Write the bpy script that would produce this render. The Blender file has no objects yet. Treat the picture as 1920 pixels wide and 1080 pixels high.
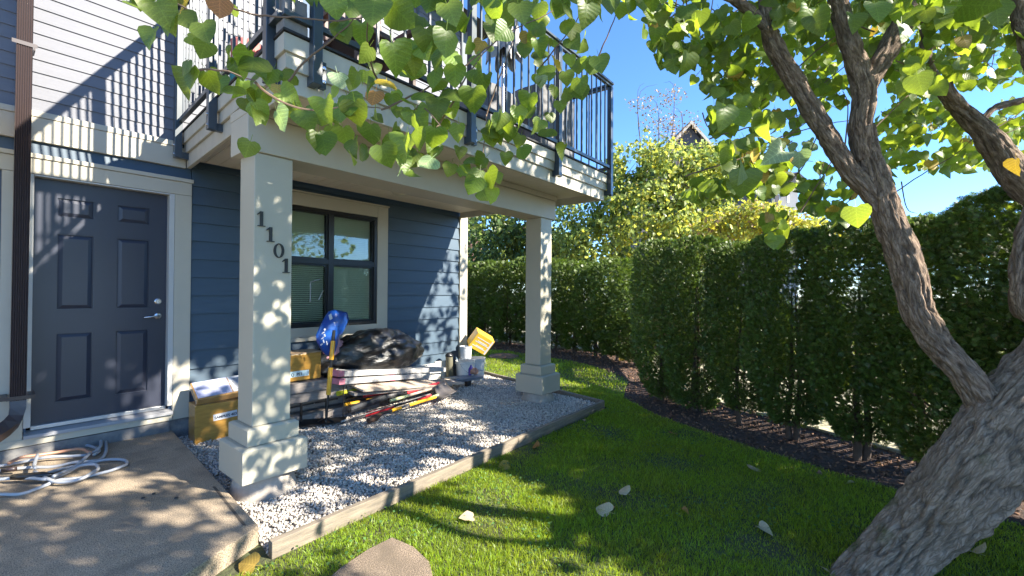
import bpy, math, random
import numpy as np
from math import pi, sin, cos, tan, atan, atan2, sqrt, radians
from mathutils import Vector, Matrix, noise, Euler
random.seed(7); rng=np.random.default_rng(11)
S=bpy.context.scene; C=S.collection
# ---------------------------------------------------------------- camera
FPX=830.0; AZ=atan(680/830.); CH=1.42; PIT=atan(7/830.); ROL=0.0065
fw0=Vector((cos(AZ),sin(AZ),0)); rt0=Vector((sin(AZ),-cos(AZ),0)); up0=Vector((0,0,1))
F=fw0*cos(PIT)+up0*sin(PIT); U0=up0*cos(PIT)-fw0*sin(PIT)
R=rt0*cos(ROL)+U0*sin(ROL); U=U0*cos(ROL)-rt0*sin(ROL); CAM=Vector((0,0,CH))
cd=bpy.data.cameras.new('camera'); cam=bpy.data.objects.new('camera',cd); C.objects.link(cam); S.camera=cam
cd.sensor_width=36; cd.lens=FPX/1920*36; cd.clip_end=800; cd.clip_start=0.05
cam.matrix_world=Matrix(((R.x,U.x,-F.x,CAM.x),(R.y,U.y,-F.y,CAM.y),(R.z,U.z,-F.z,CAM.z),(0,0,0,1)))
def ray(x,y): return F+R*((x-960)/FPX)-U*((y-540)/FPX)
def atY(x,y,Y): d=ray(x,y); return CAM+d*(Y/d.y)
def atX(x,y,X): d=ray(x,y); return CAM+d*(X/d.x)
def atZ(x,y,Z): d=ray(x,y); return CAM+d*((Z-CH)/d.z)
def atD(x,y,D): return CAM+ray(x,y)*D
def proj(p):
    v=Vector(p)-CAM; z=v.dot(F); return (960+FPX*v.dot(R)/z, 540-FPX*v.dot(U)/z, z) if z>1e-3 else (1e9,1e9,z)
# ---------------------------------------------------------------- light
SUN=Vector((.42,-1,.70)).normalized(); SEL=math.asin(SUN.z); SAZ=atan2(SUN.x,SUN.y)
W=bpy.data.worlds.new('World'); S.world=W; W.use_nodes=True; nt=W.node_tree
sky=nt.nodes.new('ShaderNodeTexSky'); sky.sky_type='NISHITA'; sky.sun_disc=False
sky.sun_elevation=SEL; sky.sun_rotation=SAZ; sky.air_density=.8; sky.dust_density=0.0; sky.ozone_density=5.0; sky.altitude=1500
bg=nt.nodes['Background']; bg.inputs['Strength'].default_value=0.122
hsv=nt.nodes.new('ShaderNodeHueSaturation'); hsv.inputs['Saturation'].default_value=1.08; nt.links.new(sky.outputs[0],hsv.inputs['Color']); nt.links.new(hsv.outputs[0],bg.inputs[0])
sd=bpy.data.lights.new('sun','SUN'); so=bpy.data.objects.new('sun',sd); C.objects.link(so)
sd.energy=4.5; sd.angle=radians(0.6); sd.color=(1,.93,.80)
so.rotation_euler=SUN.to_track_quat('Z','Y').to_euler(); so.location=(8,-16,14)
S.view_settings.view_transform='Standard'; S.view_settings.look='None'; S.view_settings.exposure=2.03; S.view_settings.gamma=1; S.view_settings.use_curve_mapping=False
S.cycles.max_bounces=8; S.cycles.transparent_max_bounces=16; S.cycles.transmission_bounces=6
# ---------------------------------------------------------------- materials
MATS={}
def mat(name,col,rough=.6,nz=0,nscale=8,col2=None,bump=0,bscale=60,metal=0,coat=0,spec=.5,stretch=None,island=0,coord='Object',detail=6,alpha=None,trans=0,dist=.01):
    if name in MATS: return MATS[name]
    m=bpy.data.materials.new(name); m.use_nodes=True; n=m.node_tree; N=n.nodes; L=n.links
    b=N['Principled BSDF']; b.inputs['Base Color'].default_value=(*col,1); b.inputs['Roughness'].default_value=rough
    b.inputs['Metallic'].default_value=metal; b.inputs['Coat Weight'].default_value=coat; b.inputs['Specular IOR Level'].default_value=spec
    tc=N.new('ShaderNodeTexCoord'); src=tc.outputs[coord]
    if stretch:
        mp=N.new('ShaderNodeMapping'); mp.inputs['Scale'].default_value=stretch; L.new(src,mp.inputs[0]); src=mp.outputs[0]
    if nz or col2:
        t=N.new('ShaderNodeTexNoise'); t.inputs['Scale'].default_value=nscale; t.inputs['Detail'].default_value=detail; t.inputs['Roughness'].default_value=.65; L.new(src,t.inputs['Vector'])
        r=N.new('ShaderNodeValToRGB'); L.new(t.outputs[0],r.inputs[0])
        c2=col2 or tuple(c*(1-nz) for c in col); r.color_ramp.elements[0].position=.32; r.color_ramp.elements[1].position=.68
        r.color_ramp.elements[0].color=(*c2,1); r.color_ramp.elements[1].color=(*col,1)
        out=r.outputs[0]
        if island:
            g=N.new('ShaderNodeObjectInfo'); g2=N.new('ShaderNodeNewGeometry'); a=N.new('ShaderNodeMath'); a.operation='ADD'; L.new(g.outputs['Random'],a.inputs[0]); L.new(g2.outputs['Random Per Island'],a.inputs[1])
            f=N.new('ShaderNodeMath'); f.operation='FRACT'; L.new(a.outputs[0],f.inputs[0])
            mr=N.new('ShaderNodeMapRange'); mr.inputs[3].default_value=1-island; mr.inputs[4].default_value=1+island*.6; L.new(f.outputs[0],mr.inputs[0])
            hs=N.new('ShaderNodeHueSaturation'); L.new(mr.outputs[0],hs.inputs['Value']); L.new(out,hs.inputs['Color']); out=hs.outputs[0]
        L.new(out,b.inputs['Base Color'])
    if bump:
        t2=N.new('ShaderNodeTexNoise'); t2.inputs['Scale'].default_value=bscale; t2.inputs['Detail'].default_value=5; L.new(src,t2.inputs['Vector'])
        bp=N.new('ShaderNodeBump'); bp.inputs['Strength'].default_value=bump; bp.inputs['Distance'].default_value=dist; L.new(t2.outputs[0],bp.inputs['Height']); L.new(bp.outputs[0],b.inputs['Normal'])
    MATS[name]=m; return m
def leafmat(name,top,under,tr,weight=.45,vein=.5,var=.25,spot=None,big=0,brown=None,bfrac=.06):
    m=bpy.data.materials.new(name); m.use_nodes=True; n=m.node_tree; N=n.nodes; L=n.links
    b=N['Principled BSDF']; b.inputs['Roughness'].default_value=.42; b.inputs['Specular IOR Level'].default_value=.4
    g=N.new('ShaderNodeNewGeometry'); oi=N.new('ShaderNodeObjectInfo'); a=N.new('ShaderNodeMath'); a.operation='ADD'; L.new(oi.outputs['Random'],a.inputs[0]); L.new(g.outputs['Random Per Island'],a.inputs[1])
    f=N.new('ShaderNodeMath'); f.operation='FRACT'; L.new(a.outputs[0],f.inputs[0])
    mx=N.new('ShaderNodeMixRGB'); mx.inputs[1].default_value=(*top,1); mx.inputs[2].default_value=(*under,1); L.new(g.outputs['Backfacing'],mx.inputs[0])
    ns=N.new('ShaderNodeTexNoise'); ns.inputs['Scale'].default_value=25; ns.inputs['Detail'].default_value=3; tc=N.new('ShaderNodeTexCoord'); L.new(tc.outputs['Object'],ns.inputs['Vector'])
    mr=N.new('ShaderNodeMapRange'); mr.inputs[3].default_value=1-var; mr.inputs[4].default_value=1+var; L.new(f.outputs[0],mr.inputs[0])
    mr2=N.new('ShaderNodeMapRange'); mr2.inputs[1].default_value=.3; mr2.inputs[2].default_value=.7; mr2.inputs[3].default_value=.8; mr2.inputs[4].default_value=1.2; L.new(ns.outputs[0],mr2.inputs[0])
    mu=N.new('ShaderNodeMath'); mu.operation='MULTIPLY'; L.new(mr.outputs[0],mu.inputs[0]); L.new(mr2.outputs[0],mu.inputs[1]); val=mu.outputs[0]
    if vein:
        uv=N.new('ShaderNodeUVMap'); uv.uv_map='UVMap'; sx=N.new('ShaderNodeSeparateXYZ'); L.new(uv.outputs[0],sx.inputs[0])
        ab=N.new('ShaderNodeMath'); ab.operation='ABSOLUTE'; L.new(sx.outputs[0],ab.inputs[0])
        k=N.new('ShaderNodeMath'); k.operation='MULTIPLY_ADD'; L.new(ab.outputs[0],k.inputs[0]); k.inputs[1].default_value=-.55; L.new(sx.outputs[1],k.inputs[2])
        k2=N.new('ShaderNodeMath'); k2.operation='MULTIPLY'; k2.inputs[1].default_value=6.0; L.new(k.outputs[0],k2.inputs[0])
        fr=N.new('ShaderNodeMath'); fr.operation='FRACT'; L.new(k2.outputs[0],fr.inputs[0])
        pp=N.new('ShaderNodeMath'); pp.operation='PINGPONG'; pp.inputs[1].default_value=.5; L.new(fr.outputs[0],pp.inputs[0])
        mn=N.new('ShaderNodeMath'); mn.operation='MINIMUM'; a4=N.new('ShaderNodeMath'); a4.operation='MULTIPLY'; a4.inputs[1].default_value=4; L.new(ab.outputs[0],a4.inputs[0]); L.new(pp.outputs[0],mn.inputs[0]); L.new(a4.outputs[0],mn.inputs[1])
        vr=N.new('ShaderNodeMapRange'); vr.inputs[1].default_value=0; vr.inputs[2].default_value=.14; vr.inputs[3].default_value=1+vein; vr.inputs[4].default_value=1; L.new(mn.outputs[0],vr.inputs[0])
        m3=N.new('ShaderNodeMath'); m3.operation='MULTIPLY'; L.new(val,m3.inputs[0]); L.new(vr.outputs[0],m3.inputs[1]); val=m3.outputs[0]
        bp=N.new('ShaderNodeBump'); bp.inputs['Strength'].default_value=.5; bp.inputs['Distance'].default_value=.002; L.new(mn.outputs[0],bp.inputs['Height']); L.new(bp.outputs[0],b.inputs['Normal'])
    hs=N.new('ShaderNodeHueSaturation'); L.new(val,hs.inputs['Value']); L.new(mx.outputs[0],hs.inputs['Color'])
    def blend(inp,colr,facsock):
        q=N.new('ShaderNodeMixRGB'); q.inputs[2].default_value=(*colr,1); L.new(facsock,q.inputs[0]); L.new(inp,q.inputs[1]); return q.outputs[0]
    base=mx.outputs[0]
    if spot:
        s1=N.new('ShaderNodeTexNoise'); s1.inputs['Scale'].default_value=38; s1.inputs['Detail'].default_value=5; L.new(tc.outputs['Object'],s1.inputs[0]); s2=N.new('ShaderNodeMapRange'); s2.inputs[1].default_value=.60; s2.inputs[2].default_value=.70; s2.inputs[4].default_value=.75; L.new(s1.outputs[0],s2.inputs[0]); base=blend(base,spot,s2.outputs[0])
    if big:
        s1=N.new('ShaderNodeTexNoise'); s1.inputs['Scale'].default_value=big; s1.inputs['Detail'].default_value=4; L.new(tc.outputs['Object'],s1.inputs[0]); s2=N.new('ShaderNodeMapRange'); s2.inputs[1].default_value=.45; s2.inputs[2].default_value=.66; s2.inputs[4].default_value=.6; L.new(s1.outputs[0],s2.inputs[0]); base=blend(base,brown or (.2,.2,.03),s2.outputs[0])
    elif brown:
        s2=N.new('ShaderNodeMath'); s2.operation='GREATER_THAN'; s2.inputs[1].default_value=1-bfrac; L.new(f.outputs[0],s2.inputs[0]); base=blend(base,brown,s2.outputs[0])
    for l_ in list(hs.inputs['Color'].links): L.remove(l_)
    L.new(base,hs.inputs['Color'])
    hr=N.new('ShaderNodeMapRange'); hr.inputs[3].default_value=.485; hr.inputs[4].default_value=.51; L.new(f.outputs[0],hr.inputs[0]); L.new(hr.outputs[0],hs.inputs['Hue'])
    L.new(hs.outputs[0],b.inputs['Base Color'])
    t=N.new('ShaderNodeBsdfTranslucent'); t.inputs[0].default_value=(*tr,1)
    h2=N.new('ShaderNodeHueSaturation'); h2.inputs['Color'].default_value=(*tr,1); L.new(val,h2.inputs['Value']); L.new(h2.outputs[0],t.inputs[0])
    ms=N.new('ShaderNodeMixShader'); ms.inputs[0].default_value=weight; L.new(b.outputs[0],ms.inputs[1]); L.new(t.outputs[0],ms.inputs[2])
    L.new(ms.outputs[0],N['Material Output'].inputs[0]); MATS[name]=m; return m
# ---------------------------------------------------------------- object helpers
WL={}
def tag(o,label=None,cat=None,group=None,kind=None):
    if label: o['label']=label
    if cat: o['category']=cat
    if group: o['group']=group
    if kind: o['kind']=kind
    return o
def empty(name,loc,label=None,cat=None,group=None,kind=None):
    o=bpy.data.objects.new(name,None); C.objects.link(o); o.location=loc; o.empty_display_size=.1; WL[o.name]=Vector(loc); return tag(o,label,cat,group,kind)
def link(name,me,parent,loc,rot=None,scale=None):
    o=bpy.data.objects.new(name,me); C.objects.link(o); loc=Vector(loc); WL[o.name]=loc.copy()
    if parent: o.parent=parent; o.location=loc-WL[parent.name]
    else: o.location=loc
    if rot: o.rotation_euler=rot
    if scale: o.scale=scale
    return o
def mesh(name,V,Fc,m=None,smooth=False):
    me=bpy.data.meshes.new(name); me.from_pydata([tuple(v) for v in V],[],Fc)
    if m: 
        for mm in (m if isinstance(m,(list,tuple)) else [m]): me.materials.append(mm)
    if smooth: me.polygons.foreach_set('use_smooth',[True]*len(me.polygons))
    me.update(); return me
def obj(name,V,Fc,m=None,parent=None,smooth=False,bevel=0,origin=None,**kw):
    A=np.array(V,dtype=float); lo=A.min(0); hi=A.max(0); o0=np.array(origin) if origin is not None else np.array([(lo[0]+hi[0])/2,(lo[1]+hi[1])/2,lo[2]])
    me=mesh(name,A-o0,Fc,m,smooth); o=link(name,me,parent,o0)
    if bevel:
        b=o.modifiers.new('bevel','BEVEL'); b.width=bevel; b.segments=2; b.limit_method='ANGLE'
    return tag(o,**kw)
BF=[(0,3,2,1),(4,5,6,7),(0,1,5,4),(1,2,6,5),(2,3,7,6),(3,0,4,7)]
def boxv(x0,x1,y0,y1,z0,z1): return [(x0,y0,z0),(x1,y0,z0),(x1,y1,z0),(x0,y1,z0),(x0,y0,z1),(x1,y0,z1),(x1,y1,z1),(x0,y1,z1)]
def box(name,x0,x1,y0,y1,z0,z1,m,parent=None,bevel=0,**kw): return obj(name,boxv(x0,x1,y0,y1,z0,z1),BF,m,parent,bevel=bevel,**kw)
class MB:
    def __init__(s): s.V=[]; s.F=[]
    def add(s,V,Fc): k=len(s.V); s.V+= [tuple(v) for v in V]; s.F+=[tuple(i+k for i in f) for f in Fc]; return s
    def box(s,*a): return s.add(boxv(*a),BF)
    def obox(s,p,ax,ay,az):   # centre, half vectors
        p=Vector(p); ax,ay,az=Vector(ax),Vector(ay),Vector(az)
        return s.add([p-ax-ay-az,p+ax-ay-az,p+ax+ay-az,p-ax+ay-az,p-ax-ay+az,p+ax-ay+az,p+ax+ay+az,p-ax+ay+az],BF)
    def tube(s,P,r,n=8,cap=True):
        P=[Vector(p) for p in P]; k=len(s.V); rr=r if hasattr(r,'__len__') else [r]*len(P); T0=None
        for i,p in enumerate(P):
            t=(P[min(i+1,len(P)-1)]-P[max(i-1,0)]).normalized()
            if T0 is None: a=Vector((0,0,1)) if abs(t.z)<.9 else Vector((1,0,0)); u=t.cross(a).normalized()
            else: u=(u-t*u.dot(t)).normalized()
            T0=t; w=t.cross(u)
            for j in range(n): an=2*pi*j/n; s.V.append(tuple(p+(u*cos(an)+w*sin(an))*rr[i]))
        for i in range(len(P)-1):
            for j in range(n): a=k+i*n+j; b=k+i*n+(j+1)%n; s.F.append((a,b,b+n,a+n))
        if cap: s.F.append(tuple(k+j for j in range(n-1,-1,-1))); e=k+(len(P)-1)*n; s.F.append(tuple(e+j for j in range(n)))
        return s
    def lathe(s,c,prof,n=24,ax=Vector((0,0,1))):
        c=Vector(c); ax=Vector(ax).normalized(); a=Vector((1,0,0)) if abs(ax.x)<.9 else Vector((0,1,0)); u=ax.cross(a).normalized(); w=ax.cross(u); k=len(s.V)
        for r,h in prof:
            for j in range(n): an=2*pi*j/n; s.V.append(tuple(c+ax*h+(u*cos(an)+w*sin(an))*r))
        for i in range(len(prof)-1):
            for j in range(n): a0=k+i*n+j; b0=k+i*n+(j+1)%n; s.F.append((a0,b0,b0+n,a0+n))
        s.F.append(tuple(k+j for j in range(n-1,-1,-1))); e=k+(len(prof)-1)*n; s.F.append(tuple(e+j for j in range(n))); return s
    def build(s,name,m,parent=None,smooth=False,bevel=0,**kw): return obj(name,s.V,s.F,m,parent,smooth,bevel,**kw)
def npmesh(name,V,loops,sizes,m,smooth=False):
    me=bpy.data.meshes.new(name); nl=len(loops); me.vertices.add(len(V)); me.vertices.foreach_set('co',np.ascontiguousarray(V,dtype=np.float32).ravel())
    me.loops.add(nl); me.loops.foreach_set('vertex_index',np.ascontiguousarray(loops,dtype=np.int32).ravel())
    me.polygons.add(len(sizes)); st=np.concatenate([[0],np.cumsum(sizes)[:-1]]).astype(np.int32); me.polygons.foreach_set('loop_start',st)
    if smooth: me.polygons.foreach_set('use_smooth',np.ones(len(sizes),dtype=bool))
    for mm in (m if isinstance(m,(list,tuple)) else [m]): me.materials.append(mm)
    me.update(calc_edges=True); me.validate(); return me
def scatter(name,TV,TF,P,Rm,sc,m,parent=None,smooth=False,uv=None,origin=None,**kw):
    """TV (k,3) template verts, TF list of equal-size faces, P (n,3), Rm (n,3,3), sc (n,) or (n,3)"""
    TV=np.asarray(TV,float); TF=np.asarray(TF); n=len(P); sc=np.asarray(sc); sc=sc[:,None] if sc.ndim==1 else sc
    V=np.einsum('nij,nkj->nki',Rm,TV[None]*sc[:,None,:])+P[:,None,:]
    o0=np.array(origin) if origin is not None else np.array([*V.reshape(-1,3).mean(0)[:2],V[...,2].min()])
    Lp=(TF[None]+(np.arange(n)*len(TV))[:,None,None]).reshape(-1)
    me=npmesh(name,(V-o0).reshape(-1,3),Lp,np.full(n*len(TF),TF.shape[1],dtype=np.int32),m,smooth)
    if uv is not None:
        ul=me.uv_layers.new(name='UVMap'); u=np.asarray(uv)[TF.reshape(-1)]; ul.data.foreach_set('uv',np.tile(u,(n,1)).astype(np.float32).ravel())
    o=link(name,me,parent,o0); return tag(o,**kw)
def rots(T,Nn):
    """rotation matrices with local +Y -> T (tip), local +Z ~ Nn"""
    T=T/np.linalg.norm(T,axis=1,keepdims=True); Nn=Nn-T*(T*Nn).sum(1,keepdims=True); Nn/=np.linalg.norm(Nn,axis=1,keepdims=True)+1e-9
    Xx=np.cross(T,Nn); return np.stack([Xx,T,Nn],axis=2)
def V3(*a): return Vector(a)
def textmesh(name,body,size,m,parent,loc,rot,extrude=.0006):
    cu=bpy.data.curves.new('t','FONT'); cu.body=body; cu.size=size; cu.extrude=extrude; cu.align_x='LEFT'; cu.offset=size*.02
    t=bpy.data.objects.new('t',cu); C.objects.link(t); dg=bpy.context.evaluated_depsgraph_get(); me=bpy.data.meshes.new_from_object(t.evaluated_get(dg)); bpy.data.objects.remove(t)
    me.materials.clear(); me.materials.append(m); return link(name,me,parent,loc,rot)
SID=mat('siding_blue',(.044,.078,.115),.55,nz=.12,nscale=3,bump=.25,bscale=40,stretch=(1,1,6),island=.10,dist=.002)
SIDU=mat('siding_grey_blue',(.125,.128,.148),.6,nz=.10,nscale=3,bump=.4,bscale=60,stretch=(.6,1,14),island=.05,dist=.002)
TRIM=mat('trim_paint',(.44,.40,.315),.55,nz=.07,nscale=2.5,bump=.15,bscale=90,dist=.002)
POSTM=mat('post_paint',(.41,.385,.305),.5,nz=.06,nscale=2,bump=.15,bscale=120,dist=.002)
SOFF=mat('soffit_paint',(.66,.59,.49),.6,nz=.05,nscale=4)
NAVY=mat('door_paint',(.025,.029,.046),.38,nz=.08,nscale=3,bump=.05,bscale=200,dist=.001)
RAILM=mat('rail_metal',(.035,.05,.065),.35,nz=.15,nscale=9,coat=.3)
WHT=mat('white_vinyl',(.75,.75,.74),.45,nz=.05,nscale=5)
BLKF=mat('window_frame_dark',(.012,.013,.015),.35,nz=.1,nscale=6)
CONC=mat('concrete',(.36,.31,.25),.85,nscale=5,col2=(.24,.20,.16),bump=.6,bscale=150,dist=.004,detail=10)
CONC2=mat('concrete_pier',(.40,.36,.31),.85,nscale=9,col2=(.28,.24,.20),bump=.5,bscale=110,dist=.004,detail=8)
FOUND=mat('foundation_concrete',(.21,.20,.185),.9,nscale=12,col2=(.11,.11,.115),bump=.6,bscale=60,dist=.006)
BROWN=mat('spout_brown',(.042,.028,.027),.42,nz=.1,nscale=8,coat=.1)
STEEL=mat('brushed_steel',(.55,.55,.56),.25,nz=.1,nscale=30,metal=1)
BLACK=mat('black_paint',(.012,.012,.013),.35,nz=.2,nscale=10)
DARK=mat('dark_interior',(.02,.02,.022),.8,nz=.2,nscale=4)
# ================================================================ ground
GZ=-.06
def ground_sheet(name,poly,z,m,kind='structure',thick=0,**kw):
    n=len(poly); V=[(p[0],p[1],z) for p in poly]; Fc=[tuple(range(n))]
    if thick: V+=[(p[0],p[1],z-thick) for p in poly]; Fc+=[tuple(range(2*n-1,n-1,-1))]+[(i,i+n,(i+1)%n+n,(i+1)%n) for i in range(n)]
    return obj(name,V,Fc,m,kind=kind,origin=(poly[0][0],poly[0][1],z-thick),**kw)
SOIL=mat('soil_and_turf',(.07,.095,.03),.95,nscale=3,col2=(.06,.055,.03),bump=.8,bscale=50,dist=.02)
ground_sheet('ground',[(-300,-300),(300,-300),(300,300),(-300,300)],-.10,mat('far_ground',(.09,.10,.05),.95,nscale=.4,col2=(.14,.13,.09)))
LAWN=[(-3,-4),(3.9,-4),(4.15,-1.2),(4.45,-.03),(4.72,.9),(5.22,2.0),(5.75,2.7),(7.1,3.25),(8.0,4.6),(8.35,6.0),(8.5,8.6),(10,13),(5.25,13),(5.25,5.3),(-3,5.3)]
ground_sheet('lawn_soil',LAWN,GZ,SOIL,thick=.03)
MUL=mat('mulch_soil',(.12,.068,.045),.95,nscale=30,col2=(.025,.016,.012),bump=1,bscale=90,dist=.02)
BED=[(3.9,-4),(5.6,-4),(6.1,-1),(7.2,1.6),(7.9,3.0),(9.6,4.0),(9.9,9.2),(10,13),(8.5,8.6),(8.35,6.0),(8.0,4.6),(7.1,3.25),(5.75,2.7),(5.22,2.0),(4.72,.9),(4.45,-.03),(4.15,-1.2)]
ground_sheet('mulch_bed',BED,GZ+.004,MUL,thick=.02)
PALE=mat('sunlit_gravel_path',(.50,.45,.36),.95,nscale=14,col2=(.25,.24,.12),bump=.5,bscale=60)
ground_sheet('path',[(5.1,-6),(16,-6),(16,12),(10.2,12),(9.9,4.1),(8.1,3.3),(6.85,2.6),(5.45,-.2),(5.1,-1.4)],-.03,PALE,thick=.06)
ground_sheet('bounce_ground',[(-25,-22),(14,-22),(14,-6.1),(5.8,-6.1),(3.8,-4.05),(-25,-4.05)],-.045,mat('bounce_ground_pale',(.40,.36,.30),.9,nscale=3,col2=(.33,.29,.24),bump=.3,bscale=60),thick=.05)  # unseen pale ground behind the camera, added to bounce warm light onto the facade
# slab
SL=[atZ(319,803,.05),atZ(485,985,.05),atZ(340,1082,.05),atZ(150,1250,.05)]
SLP=[(-3.2,5.30),(1.25,5.30),(SL[1].x,SL[1].y),(SL[2].x,SL[2].y),(-.6,1.3),(-3.2,1.0)]
def speckle(name,c1,c2,c3,big=1.6,fine=170):
    m=mat(name,c1,.92,nscale=big,col2=c2,bump=.9,bscale=fine,dist=.004,detail=10); N=m.node_tree.nodes; L=m.node_tree.links; b=N['Principled BSDF']; src=b.inputs['Base Color'].links[0].from_socket
    tc=N.new('ShaderNodeTexCoord'); v=N.new('ShaderNodeTexNoise'); v.inputs['Scale'].default_value=fine; v.inputs['Detail'].default_value=2; L.new(tc.outputs['Object'],v.inputs[0]); r=N.new('ShaderNodeValToRGB'); r.color_ramp.elements[0].position=.38; r.color_ramp.elements[1].position=.62; r.color_ramp.elements[0].color=(.45,.45,.45,1); r.color_ramp.elements[1].color=(1.35,1.3,1.25,1); L.new(v.outputs[0],r.inputs[0])
    mx=N.new('ShaderNodeMixRGB'); mx.blend_type='MULTIPLY'; mx.inputs[0].default_value=1; L.new(src,mx.inputs[1]); L.new(r.outputs[0],mx.inputs[2])
    w=N.new('ShaderNodeTexNoise'); w.inputs['Scale'].default_value=5; w.inputs['Detail'].default_value=8; L.new(tc.outputs['Object'],w.inputs[0]); r2=N.new('ShaderNodeValToRGB'); r2.color_ramp.elements[0].position=.5; r2.color_ramp.elements[1].position=.72; r2.color_ramp.elements[0].color=(0,0,0,1); r2.color_ramp.elements[1].color=(.8,.8,.8,1); L.new(w.outputs[0],r2.inputs[0])
    m2=N.new('ShaderNodeMixRGB'); m2.inputs[2].default_value=(*c3,1); L.new(r2.outputs[0],m2.inputs[0]); L.new(mx.outputs[0],m2.inputs[1]); L.new(m2.outputs[0],b.inputs['Base Color']); return m
slab=ground_sheet('concrete_slab',SLP,.05,speckle('slab_concrete',(.41,.33,.24),(.27,.215,.15),(.17,.14,.105)),thick=.17)
obj('slab_joint',[tuple(v) for v in (atZ(398,912,.0508),atZ(404,912,.0508),atZ(462,985,.0508),atZ(455,985,.0508),atZ(398,912,.0518),atZ(404,912,.0518),atZ(462,985,.0518),atZ(455,985,.0518))],BF,mat('joint_dirt',(.10,.08,.06),.95,nz=.3,nscale=30),slab)
b=slab.modifiers.new('bevel','BEVEL'); b.width=.006; b.segments=2; b.limit_method='ANGLE'
# gravel bed base + stones
GB=[(1.25,5.30),(SL[1].x+.01,SL[1].y),(1.06,2.60),(5.12,2.70),(5.66,5.32)]
GSL=lambda x: -.020*(1-(x-1.1)/4.4)
gb_=ground_sheet('gravel_base',GB,-.035,mat('gravel_base_dark',(.30,.28,.25),.95,nscale=60,col2=(.04,.04,.04)),thick=.02)
def inpoly(P,poly):
    x,y=P[:,0],P[:,1]; r=np.zeros(len(P),bool); n=len(poly)
    for i in range(n):
        x0,y0=poly[i][:2]; x1,y1=poly[(i+1)%n][:2]; c=((y0>y)!=(y1>y))&(x<(x1-x0)*(y-y0)/((y1-y0) or 1e-9)+x0); r^=c
    return r
ico_v=[]; t=(1+5**.5)/2
for a,b_,c in ((-1,t,0),(1,t,0),(-1,-t,0),(1,-t,0),(0,-1,t),(0,1,t),(0,-1,-t),(0,1,-t),(t,0,-1),(t,0,1),(-t,0,-1),(-t,0,1)): ico_v.append((a,b_,c))
ico_v=np.array(ico_v)/1.9; ico_f=[(0,11,5),(0,5,1),(0,1,7),(0,7,10),(0,10,11),(1,5,9),(5,11,4),(11,10,2),(10,7,6),(7,1,8),(3,9,4),(3,4,2),(3,2,6),(3,6,8),(3,8,9),(4,9,5),(2,4,11),(6,2,10),(8,6,7),(9,8,1)]
def randrot(n):
    q=rng.normal(size=(n,4)); q/=np.linalg.norm(q,axis=1,keepdims=True); w,x,y,z=q.T
    return np.stack([np.stack([1-2*(y*y+z*z),2*(x*y-z*w),2*(x*z+y*w)],-1),np.stack([2*(x*y+z*w),1-2*(x*x+z*z),2*(y*z-x*w)],-1),np.stack([2*(x*z-y*w),2*(y*z+x*w),1-2*(x*x+y*y)],-1)],1)
for v_ in gb_.data.vertices: v_.co.z+=GSL(v_.co.x+gb_.location.x)
n=68000; P=np.c_[rng.uniform(1.0,5.7,n),rng.uniform(2.58,5.3,n)]; P=P[inpoly(P,GB)]
und=np.array([noise.noise((p[0]*1.3,p[1]*1.3,0)) for p in P])*.018
pier=(((P-np.array([1.375,3.48]))**2).sum(1)>.2**2)&(((P-np.array([4.795,3.48]))**2).sum(1)>.17**2)
P=P[pier]; und=und[pier]; n=len(P)
near=np.hypot(P[:,0],P[:,1]); s=rng.uniform(.0085,.0150,n)
CUV=np.array([(-1,-.8,-.7),(.8,-1,-.8),(1,.9,-.6),(-.7,.8,-.9),(-.8,-.7,.9),(.6,-.8,.7),(.9,.6,1),(-1,.9,.6)])*.62; CUF=[(0,2,1),(0,3,2),(4,5,6),(4,6,7),(0,1,5),(0,5,4),(1,2,6),(1,6,5),(2,3,7),(2,7,6),(3,0,4),(3,4,7)]
scatter('gravel',CUV,CUF,np.c_[P,-.022+und+GSL(P[:,0])+rng.uniform(-.012,.014,n)],randrot(n),np.c_[s*1.35,s,s*.75],mat('gravel_stone',(.66,.60,.53),.85,nscale=3,col2=(.52,.465,.40),island=.40),kind='stuff',label='pale crushed gravel under the balcony')
# timber edging boards (each its own board)
WOOD=mat('weathered_edging',(.26,.21,.155),.85,nscale=5,col2=(.13,.11,.085),bump=.7,bscale=40,stretch=(1,8,8),dist=.004)
ed=empty('garden_edging',(1.1,2.6,GZ),'weathered grey timber edging around the gravel bed','edging')
def plank(a,b,w,z0,z1,parent,m=WOOD,name='edging_board'):
    a=Vector((*a,0));b=Vector((*b,0)); d=(b-a).normalized(); nn=Vector((-d.y,d.x,0)); mb=MB(); N=10; V=[]; Fc=[]
    for i in range(N+1):
        p=a.lerp(b,i/N); j=noise.noise(p*3)*.006
        for sx,z in ((-1,z0),(1,z0),(1,z1),(-1,z1)): q=p+nn*(sx*w/2+j); V.append((q.x,q.y,z+(noise.noise(p*5+Vector((sx,0,0)))*.006 if z==z1 else 0)))
    for i in range(N):
        for j in range(4): a0=i*4+j; b0=i*4+(j+1)%4; Fc.append((a0,b0,b0+4,a0+4))
    Fc+= [(3,2,1,0),tuple(N*4+k for k in range(4))]
    return obj(name,V,Fc,m,parent,bevel=.004)
plank((1.06,2.585),(3.30,2.64),.045,-.12,.035,ed); plank((3.303,2.64),(5.13,2.685),.045,-.12,.035,ed); plank((5.15,2.69),(5.42,3.95),.045,-.12,.03,ed); plank((5.42,3.953),(5.70,5.32),.045,-.12,.03,ed)
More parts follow.
